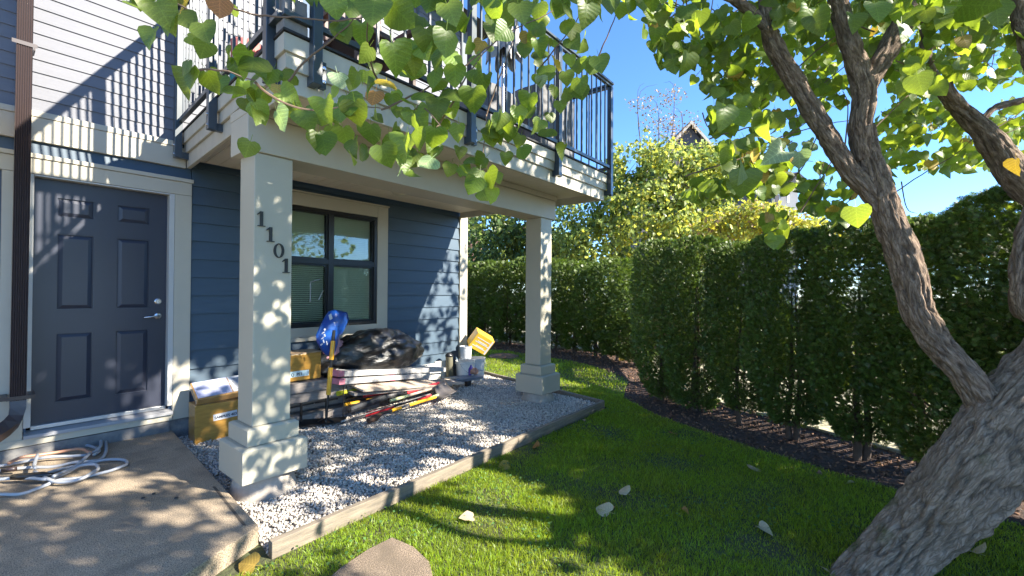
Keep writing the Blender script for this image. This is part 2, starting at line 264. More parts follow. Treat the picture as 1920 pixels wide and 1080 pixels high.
# grass blades
def lawnmask(P):
    k=inpoly(P,LAWN)&~inpoly(P,[(q[0]-.0,q[1]-.03) for q in [(1.0,5.4),(1.0,2.57),(5.17,2.66),(5.72,5.4)]])&~inpoly(P,SLP)&~inpoly(P,[(SL[1].x-.05,SL[1].y),(SL[2].x,SL[2].y-.02),(1.02,2.55),(1.1,2.6)])
    return k
STONE=[(620,1075),(640,1058),(690,1025),(735,1003),(775,1020),(805,1048),(812,1075),(800,1110),(720,1150),(640,1130)]
STP=[tuple(atZ(x,y,GZ+.03)[:2]) for x,y in STONE]
MH=(7.7,6.55)
def blades(name,n,xr,yr,h,wd,dens=None):
    P=np.c_[rng.uniform(*xr,n),rng.uniform(*yr,n)]; P=P[lawnmask(P)&~inpoly(P,STP)&(((P-np.array(MH))**2).sum(1)>.36**2)]
    # in view only
    v=np.c_[P,np.full(len(P),0.)]-np.array(CAM); z=v@np.array(F); x=960+FPX*(v@np.array(R))/z; P=P[(z>.8)&(x>-120)&(x<2040)]
    n=len(P); cl=np.array([noise.noise((p[0]*2.2,p[1]*2.2,3.)) for p in P]); keep=rng.random(n)<(.93+cl*.7); P=P[keep]; cl=cl[keep]; n=len(P)
    edge=np.zeros(n)
    hh=h*(.6+.8*rng.random(n))*(1+cl*.8); a=rng.uniform(0,2*pi,n); ln=rng.normal(0,.45,(n,2))*hh[:,None]; w=wd*(.7+.6*rng.random(n))
    d=np.c_[np.cos(a),np.sin(a)]*w[:,None]/2; base=np.c_[P,np.full(n,GZ-.002)]
    V=np.zeros((n,5,3)); V[:,0]=base; V[:,0,:2]-=d; V[:,1]=base; V[:,1,:2]+=d
    V[:,2]=base+np.c_[ln*.35+d*.8,hh*.55]; V[:,3]=base+np.c_[ln*.35-d*.8,hh*.55]; V[:,4]=base+np.c_[ln,hh*.95]
    k=(np.arange(n)*5)[:,None]; q=(k+np.array([0,1,2,3])); t3=(k+np.array([3,2,4])); loops=np.concatenate([q,t3],1).ravel(); sizes=np.tile([4,3],n)
    me=npmesh(name,V.reshape(-1,3),loops,sizes,GRASS); o=link(name,me,None,(0,0,0)); return o
GRASS=leafmat('grass_blade',(.19,.30,.022),(.20,.305,.028),(.52,.62,.03),weight=.44,vein=0,var=.45,big=1.7,brown=(.20,.21,.03))
o=blades('grass',400000,(.3,6.2),(-1.2,3.4),.029,.0036); tag(o,'short green lawn grass',kind='stuff')
o=blades('grass',110000,(3.6,10),(1.8,12.8),.038,.010); tag(o,'short green lawn grass further back',kind='stuff')
# clover and weeds in the turf
n=5200; P=np.c_[rng.uniform(1,5.4,n),rng.uniform(-1,3.2,n)]; P=P[lawnmask(P)&~inpoly(P,STP)]; k=np.array([noise.noise((p[0]*1.1+9,p[1]*1.1,1.)) for p in P])>.13; P=P[k]; n=len(P)
WV=[(0,0,0)]+[(cos(i*pi/4),sin(i*pi/4),.12) for i in range(8)]; WF=[(0,i+1,(i+1)%8+1) for i in range(8)]
Tn=rng.normal(0,.3,(n,3))+np.array([1,0,0]); Tn=np.c_[np.cos(rng.uniform(0,6.3,n)),np.sin(rng.uniform(0,6.3,n)),rng.normal(0,.2,n)]; Nw=np.c_[rng.normal(0,.35,(n,2)),np.ones(n)]
scatter('clover',WV,WF,np.c_[P,GZ+rng.uniform(.02,.042,n)],rots(Tn,Nw),rng.uniform(.005,.010,n),leafmat('clover_leaf',(.07,.14,.04),(.09,.16,.06),(.2,.35,.05),weight=.3,vein=0,var=.3),kind='stuff',label='clover and small weeds in the lawn')
# mulch chips
n=16000; P=np.c_[rng.uniform(3.9,9.8,n),rng.uniform(-2,9,n)]; P=P[inpoly(P,BED)]; n=len(P); s=rng.uniform(.008,.022,n)
scatter('mulch',ico_v,ico_f,np.c_[P,np.full(n,GZ+.006)],randrot(n),np.c_[s*1.8,s*.7,s*.4],mat('bark_chip',(.24,.135,.08),.95,nscale=5,col2=(.10,.055,.035),island=.6),kind='stuff',label='dark bark mulch under the hedge')
# stepping stone, manhole
me=ground_sheet('stepping_stone',STP,GZ+.018,speckle('stone_slab',(.27,.21,.155),(.17,.13,.095),(.13,.10,.07),3,140),kind=None,thick=.05); tag(me,'worn concrete stepping stone set in the near lawn','stepping stone'); bb=me.modifiers.new('b','BEVEL'); bb.width=.005; bb.segments=2; bb.limit_method='ANGLE'
mh=empty('utility_cover',(MH[0],MH[1],GZ),'round rusty brown utility cover set in the far lawn','cover')
MB().lathe((MH[0],MH[1],GZ),[(.34,0),(.34,.02),(.30,.025)],28).build('rim',mat('rusty_iron',(.30,.17,.10),.8,nscale=20,col2=(.15,.09,.055),bump=.5),mh)
mb=MB(); mb.lathe((MH[0],MH[1],GZ+.02),[(.285,0),(.285,.018),(.27,.022)],28)
for i in range(7): mb.box(MH[0]-.2,MH[0]+.2,MH[1]-.2+.06*i,MH[1]-.17+.06*i,GZ+.038,GZ+.046)
mb.build('lid',MATS['rusty_iron'],mh)
# ================================================================ house
H=empty('townhouse',(1.2,5.4,0),'blue lap-sided townhouse with cream trim, navy door and overhanging balcony','house')
WY=5.318
mb=MB()
for a in ((-3.2,.29,.15,5.8),(.29,1.225,2.36,5.8),(1.225,2.19,.15,5.8),(2.19,3.52,.15,.975),(2.19,3.52,2.425,5.8),(3.52,5.235,.15,5.8)): mb.box(a[0],a[1],WY,WY+.14,a[2],a[3])
mb.box(5.10,5.235,WY+.14,11,.15,5.8); mb.box(-3.2,5.1,10.9,11,.15,5.8); mb.box(-3.2,-3.1,5.46,10.9,.15,5.8)
mb.build('wall',mat('wall_sheathing',(.10,.14,.2),.8,nz=.1),H)
mb=MB(); mb.box(-3.2,.29,5.27,5.46,-.12,.148); mb.box(.29,1.225,5.27,5.46,-.12,.148); mb.box(1.225,5.23,5.295,5.46,-.12,.148); mb.box(5.08,5.235,5.461,11,-.12,.148); mb.build('foundation',FOUND,H)
box('interior_backing',.2,3.6,5.47,5.5,.1,2.7,DARK,H)
rf=MB(); rf.add([(-3.4,4.9,5.8),(5.6,4.9,5.8),(5.6,11.4,5.8),(-3.4,11.4,5.8),(-3.4,8.2,7.6),(5.6,8.2,7.6)],[(0,1,5,4),(2,3,4,5),(1,2,5),(3,0,4),(3,2,1,0)]); rf.build('roof',mat('shingle_dark',(.06,.06,.065),.9,nz=.3,nscale=30),H)
# siding boards
def board_mesh(L,h,key,proud=.037,top=.015,m=SID):
    if key=='upper': proud,top=.030,.019
    V=[(0,WY-proud,0),(L,WY-proud,0),(L,WY-top,h),(0,WY-top,h),(0,WY,0),(L,WY,0),(L,WY,h),(0,WY,h)]
    return mesh('siding_board_'+key,V,BF,m)
BM={}
def run(x0,x1,z0,z1,exp,zref,m,key,joints=True):
    k0=math.floor((z0-zref)/exp+1e-6)
    z=zref+k0*exp; row=k0
    while z<z1-.004:
        lo=max(z,z0); hi=min(z+exp+.014,z1); h=hi-lo
        if h>.006:
            xs=[x0,x1]
            if joints and x1-x0>3: j=x0+((row*1.37)%3.0)+.7; xs=[x0]+[v for v in (j,j+3.3) if x0+.3<v<x1-.3]+[x1]
            for a,b in zip(xs[:-1],xs[1:]):
                L=round(b-a-.003,3); kk=(L,round(h,3),key)
                if kk not in BM: BM[kk]=board_mesh(L,h,key,m=m)
                link('siding_board',BM[kk],H,(a,0,lo))
        z+=exp; row+=1
Z0=2.462
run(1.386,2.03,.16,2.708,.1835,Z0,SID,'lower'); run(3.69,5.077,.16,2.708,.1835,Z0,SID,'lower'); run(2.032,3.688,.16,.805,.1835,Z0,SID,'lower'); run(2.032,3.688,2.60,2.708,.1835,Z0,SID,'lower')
run(-.16,1.384,2.519,2.618,.2,2.519,SID,'strip'); run(-3.2,-.5,2.519,2.618,.2,2.519,SID,'strip')
# upper wall with openings: french door above, window
UO=[(1.9,3.55,2.9,5.1)]
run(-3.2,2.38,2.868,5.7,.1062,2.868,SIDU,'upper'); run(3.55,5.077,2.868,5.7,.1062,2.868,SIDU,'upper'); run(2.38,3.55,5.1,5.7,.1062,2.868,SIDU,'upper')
def tb(x0,x1,z0,z1,y0=5.270,y1=WY-.001,m=TRIM,name='trim_board',bev=.003): return box(name,x0,x1,y0,y1,z0,z1,m,H,bevel=bev)
tb(-3.2,1.33,2.62,2.815); tb(-3.2,1.30,2.817,2.866,5.262,name='trim_cap')
tb(.10,1.383,2.352,2.478); tb(.08,1.395,2.480,2.516,5.258,name='drip_cap')
tb(1.247,1.383,.155,2.350); tb(.14,.270,.155,2.350); 
tb(-.62,.098,.155,2.44); tb(-.7,.075,2.442,2.478,5.258,name='drip_cap'); tb(-3.2,-.625,.155,2.44)
tb(5.08,5.25,.10,2.655,5.265); box('trim_board',5.237,5.262,5.319,5.5,.1,2.655,TRIM,H,bevel=.003); tb(5.08,5.25,2.86,5.75,5.265,m=mat('trim_dark_grey',(.10,.115,.13),.6,nz=.1))  # upper corner board is dark grey in its own colour
tb(2.032,2.188,.81,2.58); tb(3.522,3.688,.81,2.58); tb(2.19,3.52,2.428,2.58); tb(2.19,3.52,.862,.972); tb(2.19,3.52,.81,.86,5.262); tb(2.02,3.70,2.582,2.602,5.25,name='drip_cap'); 
tb(1.36,1.90,0,0) if 0 else None
# door
D=box('door',.315,1.203,5.366,5.40,.297,2.335,NAVY,H)
cols=[(.455,.68),(.838,1.068)]; rows=[(2.035,2.19),(1.245,1.885),(.46,1.04)]
mb=MB()
for a,b_ in ((.315,cols[0][0]),(cols[0][1],cols[1][0]),(cols[1][1],1.203)): mb.box(a,b_,5.352,5.3655,.297,2.335)
for c0,c1 in cols:
    zz=[.297]+[v for r in rows[::-1] for v in r]+[2.335]
    for i in range(0,len(zz),2): mb.box(c0,c1,5.352,5.3655,zz[i],zz[i+1])
mb.build('door_rails',NAVY,D)
for c0,c1 in cols:
    for z0,z1 in rows:
        g=.035; o_=.006
        V=[(c0+o_,5.3655,z0+o_),(c1-o_,5.3655,z0+o_),(c1-o_,5.3655,z1-o_),(c0+o_,5.3655,z1-o_),(c0+g,5.3535,z0+g),(c1-g,5.3535,z0+g),(c1-g,5.3535,z1-g),(c0+g,5.3535,z1-g)]
        obj('door_panel',V,[(0,1,5,4),(1,2,6,5),(2,3,7,6),(3,0,4,7),(4,5,6,7)],NAVY,D)
mb=MB(); mb.lathe((1.14,5.352,1.165),[(.032,0),(.032,.008),(.024,.014)],24,(0,-1,0)); mb.tube([(1.14,5.34,1.165),(1.14,5.305,1.165)],.010,12); mb.tube([(1.14,5.308,1.165),(1.10,5.303,1.162),(1.035,5.306,1.156),(1.025,5.31,1.155)],[.011,.009,.0075,.006],10); mb.build('door_handle',STEEL,D,smooth=True)
mb=MB(); mb.lathe((1.14,5.352,1.305),[(.031,0),(.029,.012),(.020,.018),(.018,.018)],24,(0,-1,0)); mb.box(1.137,1.143,5.326,5.336,1.288,1.322); mb.build('deadbolt',STEEL,D,smooth=False)
JAMB=mat('jamb_paint',(.46,.45,.42),.5,nz=.06)
mb=MB(); mb.box(.272,.313,5.272,5.40,.297,2.349); mb.box(1.205,1.245,5.272,5.40,.297,2.349); mb.box(.314,1.204,5.272,5.40,2.3365,2.349); mb.build('door_jamb',JAMB,H,bevel=.002)
mb=MB(); mb.add([(.273,5.235,.215),(1.246,5.235,.215),(1.246,5.365,.225),(.273,5.365,.225),(.273,5.235,.243),(1.246,5.235,.243),(1.246,5.365,.262),(.273,5.365,.262)],BF); mb.build('door_sill',mat('sill_grey',(.30,.30,.31),.5,nz=.1),H,bevel=.003)
box('threshold',.314,1.204,5.318,5.364,.2635,.2955,mat('threshold_alu',(.5,.5,.5),.35,nz=.1,metal=.6),H,bevel=.003)
tb(.10,1.245,.155,.213,5.262); 
# window
Wn=MB(); wx0,wx1,wz0,wz1,wm,wt=2.192,3.518,.975,2.424,2.855,1.775
fr=.045
Wn.box(wx0,wx1,5.275,5.36,wz1-fr,wz1); Wn.box(wx0,wx1,5.275,5.36,wz0,wz0+fr); Wn.box(wx0,wx0+fr,5.275,5.36,wz0+fr,wz1-fr); Wn.box(wx1-fr,wx1,5.275,5.36,wz0+fr,wz1-fr)
Wn.box(wm-.032,wm+.032,5.277,5.358,wz0+fr,wz1-fr); Wn.box(wx0+fr,wm-.032,5.279,5.356,wt-.032,wt+.032); Wn.box(wm+.032,wx1-fr,5.279,5.356,wt-.032,wt+.032)
win=Wn.build('window',BLKF,H,bevel=.003)
GLASS=bpy.data.materials.new('window_glass'); GLASS.use_nodes=True; n_=GLASS.node_tree; gb=n_.nodes['Principled BSDF']
gb.inputs['Base Color'].default_value=(.02,.03,.03,1); gb.inputs['Roughness'].default_value=.02; tr=n_.nodes.new('ShaderNodeBsdfTransparent'); tr.inputs[0].default_value=(.88,.93,.89,1)
fz=n_.nodes.new('ShaderNodeFresnel'); fz.inputs[0].default_value=1.6; gl=n_.nodes.new('ShaderNodeBsdfGlossy'); gl.inputs['Roughness'].default_value=.02; ms=n_.nodes.new('ShaderNodeMixShader')
wv=n_.nodes.new('ShaderNodeTexNoise'); wv.inputs['Scale'].default_value=2.2; wb=n_.nodes.new('ShaderNodeBump'); wb.inputs['Strength'].default_value=.015; wb.inputs['Distance'].default_value=.05; tcg=n_.nodes.new('ShaderNodeTexCoord'); n_.links.new(tcg.outputs['Object'],wv.inputs[0]); n_.links.new(wv.outputs[0],wb.inputs['Height']); n_.links.new(wb.outputs[0],gl.inputs['Normal'])
n_.links.new(fz.outputs[0],ms.inputs[0]); n_.links.new(tr.outputs[0],ms.inputs[1]); n_.links.new(gl.outputs[0],ms.inputs[2]); n_.links.new(ms.outputs[0],n_.nodes['Material Output'].inputs[0])
BLIND=mat('blind_slat',(.80,.84,.78),.6,nz=.05)
for (a,b_,z0,z1) in ((wx0+fr,wm-.032,wt+.032,wz1-fr),(wm+.032,wx1-fr,wt+.032,wz1-fr),(wx0+fr,wm-.032,wz0+fr,wt-.032),(wm+.032,wx1-fr,wz0+fr,wt-.032)):
    box('pane',a+.001,b_-.001,5.325,5.329,z0+.001,z1-.001,GLASS,win)
    lo=(z0<1.2 and a<2.5)
    mb=MB(); s_=.024; mb.box(a,a+.018,5.30,5.324,z0,z1); mb.box(b_-.018,b_,5.30,5.324,z0,z1); mb.box(a+.018,b_-.018,5.30,5.324,z0,z0+.018); mb.box(a+.018,b_-.018,5.30,5.324,z1-.018,z1); mb.build('sash',BLKF,win)
    mb=MB(); k=0
    while z0+k*s_<z1-.01:
        z=z0+k*s_+.012; mb.obox(((a+b_)/2,5.385 if not lo else 5.40,z),((b_-a)/2-.006,0,0),(0,.0085,.0085*(-1 if lo else -1.25)),(0,.0004,.0008)); k+=1
    mb.build('blind',BLIND,win)
mb=MB(); mb.tube([(2.60,5.295,1.30),(2.60,5.285,1.28),(2.60,5.283,1.52),(2.72,5.283,1.56)],.008,8); mb.tube([(2.76,5.283,1.42),(2.70,5.283,1.30)],.007,8); mb.build('window_crank',mat('crank_grey',(.3,.32,.3),.5,nz=.1),win)
# house numbers
NB=BLACK
def one(x,z,s=.105):
    mb=MB(); y0,y1=3.337,3.349; w=s*.09; mb.box(x-w,x+w,y0,y1,z-s/2+.006,z+s/2); mb.box(x-w*2.6,x+w*2.6,y0,y1,z-s/2,z-s/2+.0058)
    mb.add([(x-w*.999,y0,z+s/2),(x-w*2.9,y0,z+s/2-.020),(x-w*2.9,y0,z+s/2-.026),(x-w*.999,y0,z+s/2-.015),(x-w*.999,y1,z+s/2),(x-w*2.9,y1,z+s/2-.020),(x-w*2.9,y1,z+s/2-.026),(x-w*.999,y1,z+s/2-.015)],[(0,1,2,3),(7,6,5,4),(0,4,5,1),(1,5,6,2),(2,6,7,3),(3,7,4,0)])
    return mb
def zero(x,z,s=.105):
    V=[];Fc=[];N=28
    for i in range(N):
        a=2*pi*i/N
        for rx,rz,y in ((.036,.0525,3.337),(.021,.046,3.337),(.036,.0525,3.349),(.021,.046,3.349)): V.append((x+rx*cos(a)*s/.105,y,z+rz*sin(a)*s/.105))
    for i in range(N):
        a=i*4; b_=((i+1)%N)*4; Fc+=[(a,a+1,b_+1,b_),(a+2,b_+2,b_+3,a+3),(a,b_,b_+2,a+2),(a+1,a+3,b_+3,b_+1)]
    m_=MB(); m_.add(V,Fc); return m_
# ---- posts
def post(x0,x1,y0):
    y1=y0+(x1-x0); cx=(x0+x1)/2; cy=(y0+y1)/2
    p=box('porch_post',x0,x1,y0,y1,.467,2.386,POSTM,H,bevel=.004)
    for (e,z0,z1) in ((.045,.345,.465),(.09,.11,.343)):
        V=boxv(x0-e,x1+e,y0-e,y1+e,z0,z1-.012)+boxv(x0-e+.02,x1+e-.02,y0-e+.02,y1+e-.02,z1-.012,z1)[4:]
        Fc=[(0,3,2,1),(0,1,5,4),(1,2,6,5),(2,3,7,6),(3,0,4,7),(4,5,9,8),(5,6,10,9),(6,7,11,10),(7,4,8,11),(8,9,10,11)]
        obj('plinth',V,Fc,POSTM,p,bevel=.003)
    V=[];Fc=[];N=40;prof=[(.235,-.10),(.225,-.04),(.205,.03),(.185,.09),(.178,.108)]
    for r,z in prof:
        for j in range(N): a=2*pi*j/N; q=r*(1+.05*noise.noise((cos(a)*1.5+x0,sin(a)*1.5,z*5))); V.append((cx+q*cos(a),cy+q*sin(a),z))
    for i in range(len(prof)-1):
        for j in range(N): a=i*N+j; b_=i*N+(j+1)%N; Fc.append((a,b_,b_+N,a+N))
    Fc.append(tuple((len(prof)-1)*N+j for j in range(N)))
    obj('pier_footing',V,Fc,CONC2,p,smooth=True); return p
p1=post(1.245,1.505,3.35); p2=post(4.675,4.92,3.35)
for mb,lab in ((one(1.29,1.922),'topmost black digit 1 of the house number'),(one(1.352,1.818),'second black digit 1 of the house number'),(zero(1.41,1.707),'black digit 0 of the house number'),(one(1.463,1.60),'lowest black digit 1 of the house number')):
    mb.build('house_number',NB,p1,label=lab)
# ---- beam, soffit, fascia
box('beam',1.19,4.975,3.325,3.645,2.388,2.640,TRIM,H,bevel=.004); box('beam_cap',1.19,4.99,3.31,3.66,2.642,2.706,TRIM,H,bevel=.003)
xl=lambda y:1.197+(y-2.74)*(1.335-1.197)/(5.27-2.74); xr=lambda y:5.235+(y-2.74)*(5.10-5.235)/(5.27-2.74)
nb=30
for i in range(nb):
    a0=i/nb; a1=(i+1)/nb-.0012; ya,yb=2.78,5.264
    V=[(xl(ya)+.03+(xr(ya)-xl(ya)-.06)*a0,ya),(xl(ya)+.03+(xr(ya)-xl(ya)-.06)*a1,ya),(xl(yb)+.03+(xr(yb)-xl(yb)-.06)*a1,yb),(xl(yb)+.03+(xr(yb)-xl(yb)-.06)*a0,yb)]
    obj('soffit_board',[(x,y,2.709) for x,y in V]+[(x,y,2.719) for x,y in V],BF,SOFF,H)
def quadprism(name,pts,z0,z1,m,bev=.003,parent=None): n=len(pts); return obj(name,[(x,y,z0) for x,y in pts]+[(x,y,z1) for x,y in pts],[tuple(range(n-1,-1,-1)),tuple(range(n,2*n))]+[(i,(i+1)%n,(i+1)%n+n,i+n) for i in range(n)],m,parent or H,bevel=bev)
quadprism('deck_core',[(xl(2.78)+.02,2.79),(xr(2.78)-.02,2.79),(xr(5.26)-.02,5.262),(xl(5.26)+.02,5.262)],2.72,2.955,mat('deck_membrane',(.04,.04,.042),.8,nz=.2),0)
FAS=mat('fascia_paint',(.47,.44,.36),.6,nscale=3,col2=(.38,.355,.29),bump=.3,bscale=60,dist=.003,stretch=(2,2,1))
for z0,z1,o_ in ((2.62,2.768,0),(2.752,2.858,.022),(2.845,2.952,.040)):
    t_=.02
    if o_==0: t_=.035
    z1_=z1
    ya=2.74-o_
    quadprism('fascia_board',[(xl(ya)-o_,ya),(xr(ya)+o_,ya),(xr(ya)+o_-t_,ya+t_),(xl(ya)-o_+t_,ya+t_)],z0,z1_,FAS)
    quadprism('fascia_board',[(xl(ya)-o_,ya+.001),(xl(ya)-o_+t_,ya+t_+.001),(xl(5.262)-o_+t_,5.262),(xl(5.262)-o_,5.262)],z0,z1_,FAS)
    quadprism('fascia_board',[(xr(ya)+o_,ya+.001),(xr(5.262)+o_,5.262),(xr(5.262)+o_-t_,5.262),(xr(ya)+o_-t_,ya+t_+.001)],z0,z1_,FAS)
ya=2.69; EDG=mat('edge_flashing_black',(.015,.015,.016),.7,nz=.4,nscale=30)
quadprism('edge_flashing',[(xl(ya)-.05,ya-.006),(xr(ya)+.05,ya-.006),(xr(ya)-.03,ya+.08),(xl(ya)+.03,ya+.08)],2.954,2.972,EDG)
quadprism('edge_flashing',[(xl(ya)-.05,ya-.004),(xl(ya)+.03,ya+.082),(xl(5.26)+.03,5.26),(xl(5.26)-.05,5.26)],2.954,2.972,EDG)
quadprism('edge_flashing',[(xr(ya)+.05,ya-.004),(xr(5.26)+.05,5.26),(xr(5.26)-.03,5.26),(xr(ya)-.03,ya+.082)],2.954,2.972,EDG)
# shingle stack at the deck corner
mb=MB()
for i in range(4): mb.box(1.15+.004*i,1.29,2.69+.004*i,2.80,2.974+i*.052,2.974+i*.052+.050)
mb.build('corner_shingles',mat('corner_shingle_grey',(.22,.21,.20),.9,nz=.3,nscale=12),H)
mb=MB(); mb.lathe((3.48,4.75,2.708),[(.105,0),(.10,-.012),(.085,-.02),(.075,-.045),(.04,-.058),(.0,-.06)],28); mb.build('ceiling_light',mat('lamp_cover',(.55,.50,.40),.4,nz=.05),H,smooth=True)
# ---- railing
RL=empty('balcony_railing',(1.2,2.7,2.95)); RL.parent=H; RL.location=Vector((1.2,2.7,2.95))-WL[H.name]; WL[RL.name]=Vector((1.2,2.7,2.95))
cA=Vector((1.135,2.675,0)); cB=Vector((5.30,2.675,0)); cC=Vector((1.265,5.25,0)); cD=Vector((5.155,5.25,0))
def rail_line(a,b,name='rail'):
    d=(b-a).normalized(); nn=Vector((-d.y,d.x,0)); L=(b-a).length; mid=(a+b)/2
    mb=MB(); mb.obox(mid+V3(0,0,4.145),d*(L/2),nn*.042,V3(0,0,.012)); mb.obox(mid+V3(0,0,4.118),d*(L/2),nn*.022,V3(0,0,.014)); mb.build('top_rail',RAILM,RL,bevel=.003)
    MB().obox(mid+V3(0,0,3.05),d*(L/2),nn*.018,V3(0,0,.018)).build('bottom_rail',RAILM,RL,bevel=.002)
    k=int(L/.113); me=None
    for i in range(k):
        p=a+d*(L*(i+.5)/k)
        if me is None: me=mesh('baluster',[(p_ if 0 else p_) for p_ in [tuple(d*sx*.008+nn*sy*.008+V3(0,0,z)) for z in (3.069,4.103) for sx,sy in ((-1,-1),(1,-1),(1,1),(-1,1))]],BF,RAILM)
        link('baluster',me,RL,(p.x,p.y,0))
rail_line(cA,cB); rail_line(cA+V3(.0,.03,0),cC); rail_line(cB+V3(0,.03,0),cD)
def rpost(x,y,dx,dy,z0=2.69,z1=4.104,w=.03,foot=True):
    p=box('rail_post',x-w,x+w,y-w,y+w,z0,z1,RAILM,RL,bevel=.003)
    if foot:
        mb=MB(); 
        if dx: mb.box(min(x+w*dx,x+.09*dx),max(x+w*dx,x+.09*dx),y-.022,y+.022,z0,z0+.06)
        else: mb.box(x-.022,x+.022,y+w,y+.075,z0,z0+.06)
        if not dx: mb.box(x+w,x+w+.035,y-.006+w-.03,y+w,z0-.005,z0+.16)
        else: mb.box(x-.035,x+.035,y+w,y+w+.006,z0,z0+.16) if 0 else None
        mb.build('bracket',RAILM,p)
        mb=MB()
        for zz in (z0+.035,z0+.12):
            if dx: mb.lathe((x-w*dx,y-.0,zz),[(.012,0),(.011,.008),(0.001,.012)],10,(-dx,0,0))
            else: mb.lathe((x+w+.018,y+w-.037,zz),[(.013,0),(.012,.008),(.001,.012)],10,(0,-1,0))
        mb.build('bolt',STEEL,p)
for x,y in ((1.245,5.20),(1.195,4.08),(1.145,2.88)): rpost(x,y,1,0)
for x in (1.335,2.70,4.05,5.27): rpost(x,2.675,0,1)
for x,y in ((5.235,4.0),(5.165,5.2)): rpost(x,y,-1,0)
box('upper_spout',2.24,2.36,5.16,5.25,2.99,5.7,mat('column_brown',(.05,.035,.03),.5,nz=.2),H,bevel=.004)
# upper glazed door
DT=box('balcony_door',2.46,3.49,5.33,5.37,2.95,5.02,BLKF,H); 
for a in (2.49,2.99): box('pane',a,a+.47,5.322,5.3285,3.02,4.96,GLASS,DT)
tb(2.38,2.458,2.95,5.10,m=WHT); tb(3.492,3.55,2.95,5.10,m=WHT); tb(2.46,3.49,5.022,5.10,m=WHT)
# ---- downspout
def strip(name,x0,x1,y0,y1,pz,m,parent): pass
mb=MB(); N=60; k=7
top=(.245,5.12,5.7); bot=(.235,5.12,.56)
prof=[]; w_,d_=.043,.034
for i in range(k*2+1):
    x=-w_+2*w_*i/(k*2); prof.append((x,-d_-(.0 if i%2 else .007)))
prof+=[(w_,d_),(-w_,d_)]
V=[(top[0]+x,top[1]+y,top[2]) for x,y in prof]+[(bot[0]+x,bot[1]+y,bot[2]) for x,y in prof]; n_=len(prof)
sp=obj('downspout',V,[tuple(range(n_)),tuple(range(2*n_-1,n_-1,-1))]+[(i,i+n_,(i+1)%n_+n_,(i+1)%n_) for i in range(n_)],BROWN,H)
# elbow
mb=MB(); V=[];Fc=[]; path=[(0,0,.56),(0,-.01,.50),(-.01,-.03,.44),(-.035,-.06,.395),(-.075,-.09,.36),(-.13,-.13,.33),(-.2,-.17,.305),(-.3,-.22,.28)]
for i,(dx,dy,z) in enumerate(path):
    s_=1+.06*(i%2)
    tl=min(1,i/4); 
    for x,y in ((-w_,-d_),(w_,-d_),(w_,d_),(-w_,d_)): V.append((bot[0]+dx+x*s_*(1-.2*tl),bot[1]+dy+y*s_*(1-.3*tl)+0,z-y*s_*tl*.9-x*.5*tl*s_))
for i in range(len(path)-1):
    for j in range(4): a=i*4+j; b_=i*4+(j+1)%4; Fc.append((a,b_,b_+4,a+4))
Fc.append(tuple(len(path)*4-4+j for j in range(4)))
obj('spout_elbow',V,Fc,BROWN,sp)
for z in (3.30,.565): 
    mb=MB(); mb.box(.235-.062,.235+.072,5.075,5.0768,z,z+.03); mb.box(.292,.30,5.13,5.26,z,z+.03) if z>3 else mb.box(.29,.325,5.09,5.26,z,z+.03); (mb.box(.14,.182,5.09,5.26,z,z+.03) if z<3 else None); mb.build('spout_strap',BROWN,sp)
# ---- neighbour's balcony corner at the left edge
nbk=empty('neighbour_balcony',(-.2,4.3,2.6),'dark railing post and deck corner of the next balcony at the left edge','balcony')
mb=MB(); q=atX(10,225,-.18) if 0 else None
box('rail_post',.02,.085,4.22,4.28,2.56,4.2,RAILM,nbk,bevel=.003)
box('fascia_board',-2.2,.01,4.28,4.34,2.56,2.90,FAS,nbk); box('deck_core',-2.2,-.02,4.342,5.25,2.60,2.9,FAS,nbk)
# ================================================================ things on the ground
CARD=mat('cardboard_taped',(.50,.27,.055),.3,nscale=9,col2=(.36,.18,.035),coat=.5,bump=.15,bscale=30,stretch=(1,1,5),dist=.003)
CARDP=mat('cardboard_plain',(.42,.29,.17),.75,nscale=8,col2=(.32,.21,.12),bump=.2,bscale=40)
PAPER=mat('paper_label',(.62,.63,.66),.5,nz=.06,nscale=20); INK=mat('ink',(.02,.02,.04),.6,nz=.1)
FILM=mat('clear_film_white',(.60,.58,.60),.22,nscale=6,col2=(.42,.40,.46),coat=.8,bump=.6,bscale=14,dist=.01)
B1=empty('shipping_box',(1.65,5.07,0),'taped brown carton marked SAMPLES 403 standing on the gravel beside the door','box','cartons on the porch')
def slopebox(name,p0,ex,ey,ez,m,parent,bevel=.006,**kw):
    p0,ex,ey,ez=map(Vector,(p0,ex,ey,ez)); V=[p0,p0+ex,p0+ex+ey,p0+ey,p0+ez,p0+ex+ez,p0+ex+ey+ez,p0+ey+ez]; return obj(name,[tuple(v) for v in V],BF,m,parent,bevel=bevel,**kw)
fl=Vector((1.345,4.955,-.045)); bx=Vector((.60,-.035,0)); by=Vector((.014,.24,0)); 
bb=slopebox('carton',fl,bx,by,(0,0,.365),CARD,B1)
nrm=Vector((-.05,-1,0)).normalized()
def label_on(name,p0,dx,dz,w,h,parent,m=PAPER): 
    dx=Vector(dx).normalized(); dz=Vector(dz).normalized(); n=dx.cross(dz).normalized(); p0=Vector(p0)+n*.002
    return obj(name,[p0,p0+dx*w,p0+dx*w+dz*h,p0+dz*h,p0+n*.001,p0+dx*w+n*.001,p0+dx*w+dz*h+n*.001,p0+dz*h+n*.001],BF,m,parent)
dxx=bx.normalized(); tilt=(dxx*1+V3(0,0,.06)).normalized(); upv=V3(-.06,0,1)
lb=label_on('box_label',fl+dxx*.150+V3(0,0,.195),tilt,upv,.205,.062,bb)
textmesh('lettering','SAMPLES 403',.034,INK,bb,fl+dxx*.158+V3(0,-.0045,.212),Euler((pi/2,-.06,-.058)))
